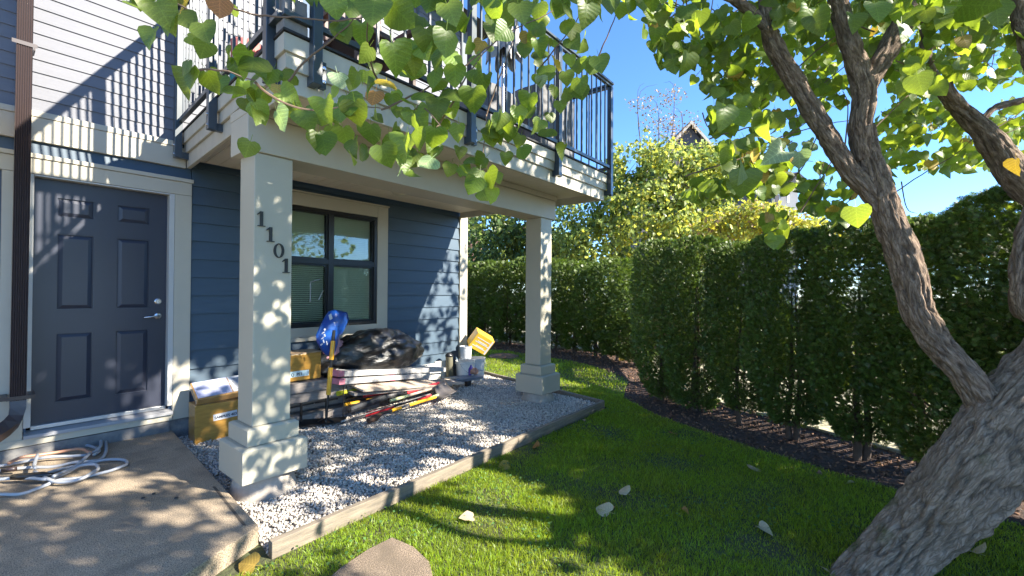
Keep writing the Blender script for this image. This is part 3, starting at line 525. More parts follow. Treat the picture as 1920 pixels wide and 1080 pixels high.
# leaning parcel on it
P1=empty('wrapped_parcel',(1.66,5.1,.31),'film-wrapped flat parcel with paper sheets leaning on the SAMPLES 403 carton','parcel')
e1=Vector((.60,-.03,.035)); e2=Vector((-.005,.20,.135)); n3=e1.cross(e2).normalized()*.075
pc=slopebox('parcel_body',fl+V3(.02,.035,.36),e1,e2,n3,mat('orange_film_carton',(.52,.30,.12),.2,nscale=5,col2=(.42,.22,.07),coat=.8,bump=.5,bscale=18),P1,.008)
q0=fl+V3(.02,.035,.36)+n3+n3.normalized()*.001
for a,b_ in ((.02,.50),(.515,.98)):
    p=[q0+e1*a+e2*.07,q0+e1*b_+e2*.07,q0+e1*b_+e2*.96,q0+e1*a+e2*.96]; t_=n3.normalized()*.004
    obj('paper_sheet',[tuple(v) for v in p]+[tuple(v+t_) for v in p],BF,PAPER if a>.4 else mat('paper_bluish',(.42,.44,.60),.25,nz=.08,nscale=20,coat=.6),P1)
mb=MB()
for i in range(9):
    for a,b_ in ((.56,.88),) if i%3 else ((.55,.93),):
        t=.2+i*.075; L=a+(b_-a)*random.uniform(.7,1); c=q0+e1*((a+L)/2)+e2*t+n3.normalized()*.0048; mb.obox(c,e1*((L-a)/2),e2*.012,n3.normalized()*.0004)
mb.build('print_lines',INK,P1)
# second carton, on the lumber
B2=empty('shipping_box',(2.3,4.85,.44),'taped brown carton with a small white label sitting on the timber pile','box','cartons on the porch')
f2=Vector((1.98,4.78,.452)); c2=slopebox('carton',f2,(.49,-.02,0),(.01,.26,0),(0,0,.285),CARD,B2)
slopebox('carton_flap',f2+V3(-.005,-.006,.286),(.50,-.02,0),(.01,.27,0),(0,0,.012),CARDP,B2,.002)
label_on('box_label',f2+V3(.155,-.0065,.045),(.49,-.02,0),(0,0,1),.20,.062,c2,mat('label_blue_white',(.45,.60,.66),.5,nz=.05))
textmesh('lettering','Q  PE1',.042,INK,c2,f2+V3(.165,-.013,.058),Euler((pi/2,0,-.04)))
# timber pile
LUM=mat('grey_lumber',(.34,.30,.27),.85,nscale=6,col2=(.20,.17,.155),bump=.5,bscale=50,stretch=(1,7,7),dist=.003,island=.2)
WHB=mat('white_plank_carton',(.47,.455,.44),.6,nscale=7,col2=(.33,.32,.31),bump=.2,bscale=30); PINK=mat('pink_plank_end',(.62,.22,.28),.7,nz=.15,nscale=12)
TP=empty('timber_stack',(2.4,4.9,0),'stack of weathered grey boards lying on the gravel under the window','timber')
def ob(name,a,b,w,h,m,parent,roll=0,bevel=.004,**kw):
    a=Vector(a);b=Vector(b);d=(b-a).normalized(); s_=d.cross(V3(0,0,1)).normalized(); u_=s_.cross(d).normalized(); s2=s_*cos(roll)+u_*sin(roll); u2=-s_*sin(roll)+u_*cos(roll)
    return MB().obox((a+b)/2,(b-a)/2,s2*(w/2),u2*(h/2)).build(name,m,parent,bevel=bevel,**kw)
for k,(a,b_,w,h) in enumerate((((1.75,4.78,.385),(2.86,4.70,.385),.10,.105),((1.78,4.90,.38),(2.95,4.84,.38),.09,.09),((1.72,5.02,.38),(3.3,4.98,.36),.1,.09),((1.8,5.13,.38),(3.9,5.12,.3),.1,.09),((1.7,4.80,.275),(2.82,4.74,.275),.10,.10),((1.75,4.95,.27),(3.6,4.9,.24),.12,.10),((1.75,5.1,.27),(3.9,5.1,.2),.12,.10),
      ((1.8,4.86,.0),(3.2,4.80,.01),.14,.14),((1.8,5.08,.0),(4.2,5.06,.01),.16,.14),((1.7,4.98,.14),(3.6,4.95,.13),.12,.09))): ob('board',a,b_,w,h,LUM,TP)
mb=MB()
for x in (1.95,2.22,2.50): mb.box(x,x+.02,4.70,4.72,-.02,.225); mb.box(x-.12,x+.14,4.698,4.718,.19,.205)
mb.build('metal_strap',BLACK,TP)
for i,(a,b_,ee) in enumerate((((2.56,4.66,.50),(4.42,4.96,.27),0),((2.56,4.64,.415),(3.9,4.86,.265),0))):
    w=empty('white_plank',(a[0],a[1],a[2]-.05),('upper' if i==0 else 'lower')+' long white plank with pink end propped across the timber pile','plank','white planks on the porch')
    a=Vector(a);b_=Vector(b_); d=(b_-a).normalized(); ob('plank_body',a+d*.08,b_,.17,.062,WHB,w); ob('plank_end',a,a+d*.0795,.171,.064,PINK,w)
    if i: ob('plank_end',a+d*.75,a+d*.86,.1715,.0635,PINK,w)
TANB=mat('raw_board',(.50,.41,.33),.8,nscale=4,col2=(.36,.28,.22),bump=.4,bscale=40,stretch=(1,6,6),dist=.003)
ob('wide_board',(2.78,4.55,.315),(4.60,4.78,.085),.24,.022,TANB,None,roll=-.18,label='wide bare tan board sloping down in front of the white planks',cat='board')
ob('wide_board',(2.72,4.56,.26),(4.3,4.66,.10),.12,.03,LUM,None,roll=-.1,label='narrow grey board tucked under the wide tan board',cat='board')
for a,b_,l in (((2.9,4.62,.375),(3.95,4.82,.25),'thin pale strip of wood lying on the tan board, nearest the planks'),((3.0,4.72,.37),(4.35,4.9,.22),'thin white strip of wood between the planks and the buckets')): ob('wood_strip',a,b_,.03,.02,WHB,None,label=l,cat='strip',group='loose strips of wood')
# black sheeting heap
def blob(name,c,r,m,parent=None,seed=0,amp=.12,fold=.02,fs=9,nu=110,nv=60,flat=True,shape=None,**kw):
    V=[];Fc=[]
    for i in range(nv+1):
        th=pi*i/nv
        for j in range(nu):
            ph=2*pi*j/nu; d=Vector((sin(th)*cos(ph),sin(th)*sin(ph),cos(th))); p=Vector((d.x*r[0],d.y*r[1],d.z*r[2]))
            if shape: p=shape(p,d)
            k=1+amp*noise.noise(d*1.7+Vector((seed,0,0)))+amp*.6*noise.noise(d*3.3+Vector((0,seed,0)))
            q=Vector((p.x*fs*.35+p.z*fs*.5,p.y*fs*.4,p.z*fs-p.x*fs*.8)); f=(abs(noise.noise(q+Vector((seed,2,1)))))*fold*2+abs(noise.noise(q*2.3))*fold
            p=p*k-d*f
            if flat and p.z<-r[2]*.75: p.z=-r[2]*.75
            V.append(Vector(c)+p)
    for i in range(nv):
        for j in range(nu): a=i*nu+j; b_=i*nu+(j+1)%nu; Fc.append((a,a+nu,b_+nu,b_))
    return obj(name,V,Fc,m,parent,smooth=True,**kw)
PLB=mat('black_plastic_sheet',(.009,.009,.010),.34,nz=.2,nscale=6,bump=.8,bscale=10,dist=.02,coat=.12,stretch=(1,1,2.5),spec=.55)
def shp(p,d):
    t=(p.x+.80)/1.6; p.z*= .72+.60*max(0,1-((t-.42)/.55)**2)*.6; p.x*=1-.10*abs(d.z)*0; 
    if p.z>0: p.z*=1-.12*max(0,t-.55)*2
    return p
blob('black_plastic_heap',(3.28,4.97,.62),(.80,.27,.30),PLB,seed=3,amp=.14,fold=.014,fs=7,shape=shp,label='heap wrapped in shiny black plastic sheeting on the planks under the window',cat='plastic sheeting')
blob('pink_cloth',(2.72,4.93,.72),(.14,.10,.17),mat('pink_fabric',(.50,.26,.30),.8,nz=.2,nscale=10,bump=.4,bscale=12,dist=.02),seed=9,amp=.2,fold=.02,nu=48,nv=28,label='crumpled dusty pink cloth behind the blue bag',cat='cloth')
blob('dark_sack',(2.66,4.88,.50),(.15,.10,.10),BLACK,seed=5,amp=.2,fold=.02,nu=40,nv=24,label='small black sack between the carton and the pink cloth',cat='sack')
# scraper with yellow handle + blue bag on its top
YEL=mat('yellow_handle',(.80,.40,.015),.35,nz=.08,nscale=10,coat=.3); RED=mat('red_handle',(.55,.03,.04),.35,nz=.12,nscale=10,coat=.3); GRY=mat('grey_steel_tool',(.20,.19,.19),.5,nz=.3,nscale=12,metal=.4)
T=empty('floor_scraper',(2.43,4.50,0),'long floor scraper with yellow handle and black blade standing before the timber pile','scraper')
a=Vector((2.395,4.50,.02)); b_=Vector((2.50,4.55,.97))
def seg(name,t0,t1,r,m,parent,A=a,B=b_,n=14,**kw): return MB().tube([A.lerp(B,t0),A.lerp(B,t1)],r,n).build(name,m,parent,smooth=False,**kw)
seg('shaft',0,.30,.013,BLACK,T); seg('handle',.302,.60,.024,YEL,T); seg('collar',.602,.685,.018,BLACK,T); seg('handle',.687,.90,.024,YEL,T); seg('grip',.902,1.02,.0185,BLACK,T)
mb=MB(); mb.add([(2.14,4.62,-.005),(2.58,4.43,-.005),(2.66,4.55,.01),(2.22,4.80,.02),(2.14,4.62,.004),(2.58,4.43,.004),(2.66,4.55,.02),(2.22,4.80,.03)],BF); mb.tube([(2.395,4.5,.06),(2.36,4.60,.01)],.012); mb.tube([(2.395,4.5,.06),(2.48,4.50,.01)],.012); mb.build('blade',BLACK,T,bevel=.002)
BLUE=mat('blue_plastic_bag',(.015,.10,.42),.28,nscale=7,col2=(.008,.05,.28),bump=.7,bscale=9,dist=.02,coat=.5)
BG=empty('blue_bag',(2.5,4.6,.62),'bright blue plastic bag with white print draped over the scraper handle','bag')
# draped sheet: outline in a plane then thickness by folds
OUT=[(628,580),(652,586),(655,600),(648,614),(640,625),(633,632),(630,650),(625,668),(612,666),(602,655),(594,640),(593,628),(600,612),(610,596),(618,584)]
poly=[(x,y) for x,y in OUT]; cx=sum(x for x,y in poly)/len(poly); cy=sum(y for x,y in poly)/len(poly)
V=[];Fc=[];RN=9; nP=len(poly)*3
pp=[]
for i in range(len(poly)):
    p0=poly[i]; p1_=poly[(i+1)%len(poly)]
    for k in range(3): t=k/3; pp.append((p0[0]*(1-t)+p1_[0]*t,p0[1]*(1-t)+p1_[1]*t))
for side in (0,1):
    for r_ in range(RN+1):
        s_=r_/RN
        for (x,y) in pp:
            X_=cx+(x-cx)*s_; Y_=cy+(y-cy)*s_; q=atY(X_,Y_,4.62); bulge=.085*sqrt(max(0,1-s_**2.2))*(1 if side==0 else -.8); f=noise.noise(Vector((X_*.05+Y_*.02,Y_*.012-X_*.03,side)))*.03*s_+noise.noise(Vector((X_*.11,Y_*.05,side+4)))*.014
            V.append((q.x,4.63-bulge-f*(1 if side==0 else .4),q.z))
M_=(RN+1)*nP
for side in (0,1):
    for r_ in range(RN):
        for j in range(nP):
            a0=side*M_+r_*nP+j; b0=side*M_+r_*nP+(j+1)%nP; f_=(a0,b0,b0+nP,a0+nP); Fc.append(f_ if side else f_[::-1])
for j in range(nP): a0=RN*nP+j; b0=RN*nP+(j+1)%nP; Fc.append((a0,b0,b0+M_,a0+M_))
obj('bag_body',V,Fc,BLUE,BG,smooth=True)
mb=MB()
for (x,y,w,h) in ((620,594,4,8),(609,618,2.2,2.5),(606,624,4,1.4),(609,629,2,4),(605,634,4,1.3),(607,640,1.5,5),(603,646,3,1.5),(613,643,1.3,6)):
    q=atY(x,y,4.50); z=q; s_=q.y/830*1.25; mb.obox((q.x,4.503,q.z),V3(w*s_/2,0,w*s_*.3),V3(0,.004,0),V3(-h*s_*.15,0,h*s_/2))
mb.build('bag_print',PAPER,BG)
# long-handled tools on the gravel
def tool(lab,A,B,segs,cat='tool',r=.017,base=None,name='garden_tool'):
    A=Vector(A);B=Vector(B); t=empty(name,(A.x,A.y,0),lab,cat,'long-handled tools lying on the gravel')
    for t0,t1,m,nm,rr in segs: seg(nm,t0+.0008,t1,rr,m,t,A,B)
    return t
R_=tool
t1=tool('long tool with a red grip lying closest to the camera on the gravel',(2.56,4.42,.01),(3.98,4.50,.07),[(0,.18,GRY,'shaft',.017),(.18,.46,RED,'grip',.022),(.46,.72,BLACK,'shaft',.014),(.72,.88,RED,'grip',.022),(.88,1,GRY,'shaft',.012)])
t2=tool('long pole with yellow handle ending at the grey shovel blade',(2.95,4.36,.015),(3.80,4.37,.06),[(0,.2,BLACK,'shaft',.014),(.2,.36,YEL,'grip',.019),(.36,.5,GRY,'shaft',.013),(.5,1,YEL,'handle',.019)])
t3=tool('thin bare steel rod lying beside the red grip',(2.50,4.38,.03),(3.75,4.42,.10),[(0,.06,WHB,'tip',.010),(.06,1,GRY,'shaft',.007)])
t4=tool('thick black tube lying on the tools',(2.70,4.56,.085),(3.45,4.60,.16),[(0,.66,mat('black_tube',(.03,.033,.04),.4,nz=.2,coat=.3),'tube',.042),(.66,1,GRY,'tube_end',.028)])
t5=tool('tool with red upper grip resting against the grey boards',(2.72,4.66,.19),(3.62,4.62,.17),[(0,.22,BLACK,'shaft',.02),(.22,.62,RED,'grip',.022),(.62,1,GRY,'shaft',.012)])
t6=tool('tool with a long yellow grip under the red one',(2.68,4.62,.13),(3.55,4.60,.13),[(0,.2,YEL,'grip',.022),(.2,.3,BLACK,'collar',.02),(.3,.75,YEL,'handle',.024),(.75,1,BLACK,'shaft',.016)])
t7=tool('yellow spirit level standing behind the black tube',(2.62,4.68,.26),(3.1,4.72,.24),[(0,1,mat('lime_yellow',(.55,.55,.02),.45,nz=.1),'level_body',.026)])
t8=tool('tool with red and pale pink handle reaching towards the shovel',(3.05,4.56,.10),(4.05,4.60,.17),[(0,.45,BLACK,'shaft',.014),(.45,.62,RED,'grip',.02),(.62,.8,PINK,'grip',.018),(.8,1,RED,'grip',.018)])
t9=tool('pale wooden pole lying on top of the other tools',(3.2,4.50,.10),(4.10,4.52,.15),[(0,.3,mat('lime_wood',(.55,.58,.30),.6,nz=.1),'shaft',.018),(.3,1,TANB,'shaft',.016)])
# wire rack
mb=MB(); 
for z in (.06,.13,.20,.27,.34): mb.tube([(2.62,4.55,z),(2.80,4.60,z)],.004,6)
mb.tube([(2.62,4.55,0),(2.62,4.55,.36)],.005,6); mb.tube([(2.66,4.56,.36),(2.76,4.60,0)],.004,6); mb.build('wire_rack',BLACK,None,label='black wire rack standing between the scraper and the tools',cat='rack')
mb=MB(); c=atZ(700,787,.03)
mb.tube([c+V3(-.06,0,0),c+V3(.05,.02,.01),c+V3(.12,.05,.02)],[.03,.035,.02],10); mb.build('wooden_mallet',mat('dark_wood',(.10,.05,.03),.7,nz=.3),None,label='dark wooden tool head lying at the front of the pile',cat='tool')
# shovel blade
SH=empty('shovel',(3.95,4.33,0),'grey steel shovel blade tipped up at the right end of the tools','shovel')
pts=[atY(826,757,4.29),atY(812,737,4.46),atY(842,724,4.52),atY(858,738,4.40)]
pts=[Vector((3.80,4.28,.0)),Vector((3.86,4.48,.13)),Vector((4.13,4.56,.16)),Vector((4.16,4.34,.045))]
n3=(pts[1]-pts[0]).cross(pts[3]-pts[0]).normalized()*.004
V=[];Fc=[];K=8
for i in range(K+1):
    for j in range(K+1):
        u,v=i/K,j/K; p=(pts[0]*(1-u)+pts[3]*u)*(1-v)+(pts[1]*(1-u)+pts[2]*u)*v; dd=.035*(2*v-1)**2; V.append(p+V3(0,0,dd))
for i in range(K):
    for j in range(K): a0=i*(K+1)+j; Fc.append((a0,a0+1,a0+K+2,a0+K+1))
s1=obj('blade',[tuple(v) for v in V],Fc,mat('shovel_steel',(.16,.14,.13),.45,nz=.3,nscale=10,metal=.5),SH,smooth=True); sm=s1.modifiers.new('s','SOLIDIFY'); sm.thickness=.006
MB().tube([pts[0].lerp(pts[1],.5)+V3(.02,0,.01),(3.72,4.38,.06)],.018,10).build('socket',mat('socket_green',(.35,.38,.22),.5,nz=.2),SH)
# buckets
def bucket(c,r,h,m,lab,name='bucket',grp='buckets by the corner post',extra=None,handle=True):
    t=empty(name,c,lab,name.replace('_',' '),grp); c=Vector(c)
    MB().lathe(c,[(r*.86,0),(r*.9,.01),(r,h*.88),(r*1.05,h*.89),(r*1.05,h*.92),(r*1.01,h*.93),(r*1.01,h*.96),(r*1.06,h*.97),(r*1.06,h),(r*.99,h),(r*.97,h*.9),(r*.85,.02),(.001,.02)],32).build('bucket_body',m,t,smooth=False)
    if handle: MB().tube([c+V3(r*1.03*cos(q),-r*.3-r*.8*sin(q),h*.9-h*.45*sin(q)) for q in np.linspace(0,pi,14)],.003,6).build('handle',STEEL,t)
    return t
CLR=mat('translucent_bucket',(.62,.62,.60),.35,nz=.08,coat=.3); WB=mat('white_bucket',(.66,.67,.68),.4,nscale=9,col2=(.45,.47,.50),coat=.3)
k1=bucket((4.93,4.98,-.005),.145,.34,CLR,'pale open bucket holding a purple-labelled bottle, left of the white pail')
bt=MB().lathe((4.915,4.842,.085),[(.04,0),(.043,.01),(.043,.14),(.02,.18),(.018,.20),(.001,.20)],20).build('bottle',mat('purple_label',(.05,.03,.28),.35,nz=.15,coat=.3),None,label='purple-labelled bottle standing in front of the pale bucket',cat='bottle')
mb=MB(); mb.box(4.89,4.94,4.796,4.8,.10,.15); mb.build('bottle_label',PAPER,None,label='white label card on the purple bottle',cat='label')
k2=bucket((5.20,5.02,-.005),.155,.35,WB,'white plastic pail with scuffed sides, rightmost by the corner post')
k3=bucket((5.02,5.06,.345),.095,.20,WB,'small white tub stacked on top of the two buckets',handle=False)
YC=empty('yellow_carton',(5.32,5.1,.35),'bright yellow printed carton with white text lines tilted in the white pail','carton')
YLM=mat('yellow_carton_print',(.80,.47,.04),.45,nz=.1,nscale=6)

c0=Vector((5.32,5.02,.60)); e1=(R*.62+U*.42).normalized()*.17; 
exx=(R*.75-U*.5+F*.35).normalized(); eyy=(R*.62+U*.72-F*.1); eyy=(eyy-exx*eyy.dot(exx)).normalized(); ezz=exx.cross(eyy).normalized()
yb=MB().obox(c0,exx*.165,eyy*.14,ezz*.11).build('carton_body',YLM,YC,bevel=.004)
fs=ezz if ezz.dot(F)<0 else -ezz
mb=MB()
for i,(v,w_) in enumerate(((-.55,.9),(-.42,.5),(.0,.85),(.14,.6),(.5,.9))): mb.obox(c0+fs*.1112+eyy*.14*v,exx*.145*w_,eyy*.007,fs*.0006)
mb.obox(c0+fs*.1112+exx*.14,exx*.014,eyy*.13,fs*.0006)
mb.build('carton_print',PAPER,yb)
fsd=exx
mb=MB(); 
for v in (-.6,-.2,.2,.6): mb.obox(c0+exx*.1665+ezz*.1*v,ezz*.012,eyy*.13,exx*.0006)
mb.build('carton_side_print',PAPER,yb)
# tray, cap, small things
TR=empty('paint_tray',(4.82,4.85,0),'grey plastic tray on short feet in front of the buckets','tray')
mb=MB(); mb.add([(4.45,4.78,.075),(4.98,4.66,.075),(5.02,4.84,.085),(4.5,4.98,.085),(4.43,4.76,.12),(5.0,4.64,.12),(5.04,4.86,.13),(4.48,5.0,.13)],BF); mb.build('tray_body',mat('tray_grey',(.16,.18,.22),.5,nz=.15),TR,bevel=.004); mb=MB(); mb.box(4.74,4.82,4.74,4.80,-.01,.074); mb.build('tray_foot',BLACK,TR)
blob('work_glove',(4.93,4.78,.19),(.085,.06,.06),mat('tan_leather',(.42,.23,.16),.8,nscale=14,col2=(.22,.12,.09),bump=.4),seed=12,amp=.25,fold=.012,nu=36,nv=20,label='crumpled tan leather glove on the grey tray',cat='glove')
blob('knit_hat',(4.72,5.12,.42),(.07,.06,.05),BLACK,seed=15,amp=.1,fold=.005,nu=30,nv=16,label='small dark knit hat resting against the wall left of the buckets',cat='hat')
mb=MB(); mb.tube([(4.70,5.08,0),(4.70,5.10,.40)],.055,14); mb.build('canvas_roll',mat('olive_canvas',(.12,.11,.07),.8,nz=.3,nscale=14),None,label='olive canvas roll standing between the wall and the pale bucket',cat='roll')
ob('metal_frame',(4.22,4.72,.20),(4.70,4.80,.10),.03,.02,STEEL,None,label='bright metal bar slanting down to the grey tray',cat='bar')
mb=MB(); mb.box(4.05,4.5,5.15,5.22,0,.32); mb.build('leaning_board',mat('leaning_paint',(.70,.68,.62),.5,nz=.08),None,bevel=.003,label='low white panel leaning against the wall beside the plastic heap',cat='panel')
mb=MB(); mb.box(4.50,4.72,5.18,5.22,0,.34); mb.build('leaning_board',MATS['leaning_paint'],None,bevel=.003,label='narrow white panel between the low white panel and the canvas roll',cat='panel')
# ---- hose
HOSE=mat('hose_white',(.36,.375,.40),.35,nz=.12,nscale=10,coat=.3); HOSE2=mat('hose_terracotta',(.42,.22,.14),.4,nz=.15,nscale=8)
HO=empty('garden_hose',(.2,4.3,.05),'tangled pale grey garden hose coiled on the concrete slab below the door','hose')
def spl(P,n=8):
    P=[Vector(p) for p in P]; out=[]
    for i in range(len(P)-1):
        p0=P[max(i-1,0)];p1=P[i];p2=P[i+1];p3=P[min(i+2,len(P)-1)]
        for k in range(n): t=k/n; out.append(.5*((2*p1)+(p2-p0)*t+(2*p0-5*p1+4*p2-p3)*t*t+(3*p1-p0-3*p2+p3)*t**3))
    out.append(P[-1]); return out
def hose(px,z,m=HOSE,r=.0115,nm='hose_loop'):
    P=[atZ(x,y,.05)+V3(0,0,z+(.008*sin(i*2.1))) for i,(x,y) in enumerate(px)]; MB().tube(spl(P,9),r,9).build(nm,m,HO,smooth=True)
hose([(-40,915),(0,912),(30,908),(60,900),(90,888),(140,880),(180,873),(220,860),(236,846),(240,820)],.012) if 0 else None
hose([(198,828),(199,850),(190,862),(172,868),(140,872),(100,877),(60,880),(20,885),(-30,890)],.014)
hose([(188,830),(188,845),(170,856),(140,862),(90,866),(30,874),(-20,884)],.030)
hose([(-30,935),(0,933),(40,928),(80,916),(110,906),(150,898),(200,888),(228,880),(238,872),(232,866),(200,867),(160,872),(120,882),(90,892)],.014)
hose([(65,893),(80,905),(110,912),(150,908),(175,896),(184,886),(178,880),(150,884),(120,896),(90,908),(60,908),(20,905),(-20,910)],.036)
hose([(168,862),(160,872),(140,886),(115,900),(100,908)],.050)
hose([(170,862),(150,855),(110,858),(70,866),(40,872),(15,880)],.052,HOSE2)
hose([(-20,866),(20,864),(70,850),(110,842),(150,838),(180,842),(186,850),(176,858)],.016)
hose([(70,870),(68,878),(64,888),(66,896)],.07)
mb=MB(); c=atZ(50,893,.10); d=(R*1+F*.15).normalized(); mb.tube([c-d*.09,c-d*.03,c,c+d*.09,c+d*.16],[.018,.024,.022,.026,.012],12); mb.build('nozzle',BLACK,HO,smooth=True)
mb=MB(); c=atZ(17,880,.09); mb.tube([c-d*.04,c+d*.04],.017,12); mb.build('coupling',BROWN,HO,smooth=True)
for (x,y,rr) in ((268,935,.012),(288,927,.012),(330,935,.013)): 
    c=atZ(x,y,.052); MB().lathe(c,[(.006,0),(rr,.004),(rr*.8,.010),(.001,.012)],7).build('dark_pebble',BLACK,None,label={268:'leftmost of three tiny dark pebbles on the slab',288:'middle of three tiny dark pebbles on the slab',330:'rightmost of three tiny dark pebbles on the slab'}[x],cat='pebble')
# ---- balcony contents
GC=mat('grill_cover',(.16,.155,.16),.7,nscale=6,col2=(.10,.10,.105),bump=.7,bscale=9,dist=.03)
def cover(name,x0,x1,y0,y1,z0,z1,m,lab,cat,r=.12,seed=0,parent=None):
    V=[];Fc=[];NU=64;NV=26
    for i in range(NV+1):
        t=i/NV; z=z0+(z1-z0)*min(1,t*1.15); k=1 if t<.87 else sqrt(max(0,1-((t-.87)/.13)**2)); z=z1-(1-k)*0 if t>=.87 else z
        for j in range(NU):
            a=2*pi*j/NU; ca,sa=cos(a),sin(a); q=(abs(ca)**5+abs(sa)**5)**(-1/5); f=1+.05*(1-t)*sin(a*11+seed+3*noise.noise((ca*2,sa*2,t*2)))+.04*noise.noise((ca*3+seed,sa*3,t*4))
            V.append(((x0+x1)/2+(x1-x0)/2*ca*q*f*k,(y0+y1)/2+(y1-y0)/2*sa*q*f*k,z+(.03*noise.noise((ca*2,sa*2,seed)) if t>.7 else 0)))
    for i in range(NV):
        for j in range(NU): a0=i*NU+j; b0=i*NU+(j+1)%NU; Fc.append((a0,b0,b0+NU,a0+NU))
    return obj(name,V,Fc,m,parent,smooth=True,label=lab,cat=cat)
cover('covered_grill',4.15,4.98,2.98,3.50,3.0,3.86,GC,'grill under a dark grey fabric cover behind the balcony railing','grill',seed=2)
cover('covered_table',3.45,4.05,3.2,3.7,3.0,3.68,GC,'lower object under a grey cover left of the tall covered grill','covered table',seed=6)
# furled umbrella
UM=empty('patio_umbrella',(3.55,3.05,2.98),'furled pale grey patio umbrella standing at the balcony railing','umbrella')
mb=MB(); mb.tube([(3.55,3.05,2.98),(3.55,3.05,5.5)],.02,10); mb.build('pole',STEEL,UM)
V=[];Fc=[];NU=72;NV=30
for i in range(NV+1):
    t=i/NV; z=5.4-1.5*t; r=.03+.12*t**.8
    for j in range(NU):
        a=2*pi*j/NU; rr=r*(1+.35*sin(a*6+t*1.5)*t+.12*noise.noise((cos(a)*3,sin(a)*3,t*5))); V.append((3.55+rr*cos(a),3.05+rr*sin(a),z-.07*t*sin(a*6+1)-(.05*noise.noise((cos(a)*4,sin(a)*4,9)) if i==NV else 0)))
for i in range(NV):
    for j in range(NU): a0=i*NU+j; b0=i*NU+(j+1)%NU; Fc.append((a0,a0+NU,b0+NU,b0))
obj('canopy',V,Fc,mat('umbrella_fabric',(.42,.40,.41),.8,nz=.1,nscale=5),UM,smooth=True)
CHB=mat('chair_brown',(.09,.045,.035),.5,nz=.2,nscale=8)
CHR=empty('balcony_chair',(2.0,3.1,2.98),'dark brown slatted chair behind the balcony railing','chair')
mb=MB(); mb.box(1.75,2.30,2.90,3.40,3.35,3.40); mb.build('seat',CHB,CHR,bevel=.01)
mb=MB(); mb.obox((2.02,3.42,3.72),V3(.28,0,0),V3(0,.02,0),V3(0,.06,.33)); mb.build('backrest',CHB,CHR,bevel=.01)
for x,y in ((1.78,2.93),(2.27,2.93),(1.78,3.37),(2.27,3.37)): box('leg',x-.02,x+.02,y-.02,y+.02,2.975,3.35,CHB,CHR)
for x in (1.74,2.31): MB().box(x-.025,x+.025,2.88,3.42,3.56,3.60).build('armrest',CHB,CHR)
PT=empty('plant_pot',(1.40,3.95,2.98),'red and teal planter stand near the balcony side rail','planter')
MB().lathe((1.42,4.0,2.976),[(.10,0),(.13,.22),(.14,.22),(.12,.2),(.001,.2)],20).build('pot',mat('teal_pot',(.03,.25,.28),.5,nz=.1),PT)
MB().lathe((1.42,4.0,3.20),[(.08,0),(.13,.15),(.14,.22),(.12,.24),(.001,.24)],20).build('pot',mat('pink_pot',(.55,.16,.14),.5,nz=.1),PT,label='reddish upper pot')
blob('dark_bag',(1.62,3.75,3.28),(.16,.14,.30),mat('navy_bag',(.02,.03,.06),.6,nz=.2,bump=.5,bscale=9),seed=21,amp=.2,fold=.02,nu=40,nv=24,label='dark navy bag standing on the balcony by the side rail',cat='bag')
# ================================================================ vegetation
def noisev(P,s,off=0): return np.array([noise.noise((p[0]*s+off,p[1]*s,p[2]*s)) for p in P])
# ---- heart leaf templates
def leaf_tmpl(curl,fold,rip,seed=0):
    r=random.Random(seed); vs=[0,.12,.32,.55,.78,1.0]; ws=[.0,.40,.52,.44,.24,0]; V=[];UV=[]
    mid=[]
    def zc(u,v): return -curl*(v**2)*.8+abs(u)*fold*(1-.3*v)+rip*sin(v*9+seed+u*5)*abs(u)*2
    for v in vs: V.append((0,v,zc(0,v))); UV.append((0,v))
    Ls=[];Rs=[]
    lobes=[(.20,-.12),(.45,-.08),(.60,.12),(.59,.36),(.46,.60),(.22,.82)]
    for sgn,L in ((-1,Ls),(1,Rs)):
        for (x,y) in lobes: x=x*(1+r.uniform(-.06,.06)); L.append(len(V)); V.append((sgn*x,y,zc(sgn*x,max(y,0))+r.uniform(-.01,.01))); UV.append((sgn*x,y))
    Fc=[]
    for sgn,L in ((-1,Ls),(1,Rs)):
        tri=[(0,L[0],L[1]),(0,L[1],1),(1,L[1],L[2]),(1,L[2],2),(2,L[2],L[3]),(2,L[3],3),(3,L[3],L[4]),(3,L[4],4),(4,L[4],L[5]),(4,L[5],5)]
        Fc+=[t if sgn<0 else (t[0],t[2],t[1]) for t in tri]
    k=len(V); V+=[(-.014,0,0),(.014,0,0),(.02,-.42,.10),(0,-.42,.10)]; UV+=[(0,0)]*4; Fc+=[(k,k+1,k+2),(k,k+2,k+3)]
    V=np.array(V)
    return V,np.array(Fc),np.array(UV)
TM=[leaf_tmpl(.25,.18,.03,1),leaf_tmpl(.55,.35,.05,2),leaf_tmpl(.1,-.12,.05,3),leaf_tmpl(.8,.6,.06,4)]
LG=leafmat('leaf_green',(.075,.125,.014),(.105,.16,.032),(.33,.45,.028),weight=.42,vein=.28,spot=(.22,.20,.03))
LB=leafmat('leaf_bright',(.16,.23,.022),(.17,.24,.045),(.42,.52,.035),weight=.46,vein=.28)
LY=leafmat('leaf_yellow',(.40,.28,.03),(.40,.29,.06),(.45,.30,.03),weight=.38)
LO=leafmat('leaf_orange',(.40,.17,.04),(.38,.18,.06),(.55,.22,.03),weight=.4)
LC=leafmat('leaf_cream',(.44,.35,.19),(.48,.39,.24),(.4,.33,.15),weight=.2,vein=.2)
LP=leafmat('leaf_pale',(.30,.40,.20),(.32,.42,.24),(.40,.55,.15),weight=.4)
LMAT=dict(g=LG,b=LB,y=LY,o=LO,p=LP,c=LC); LME={}
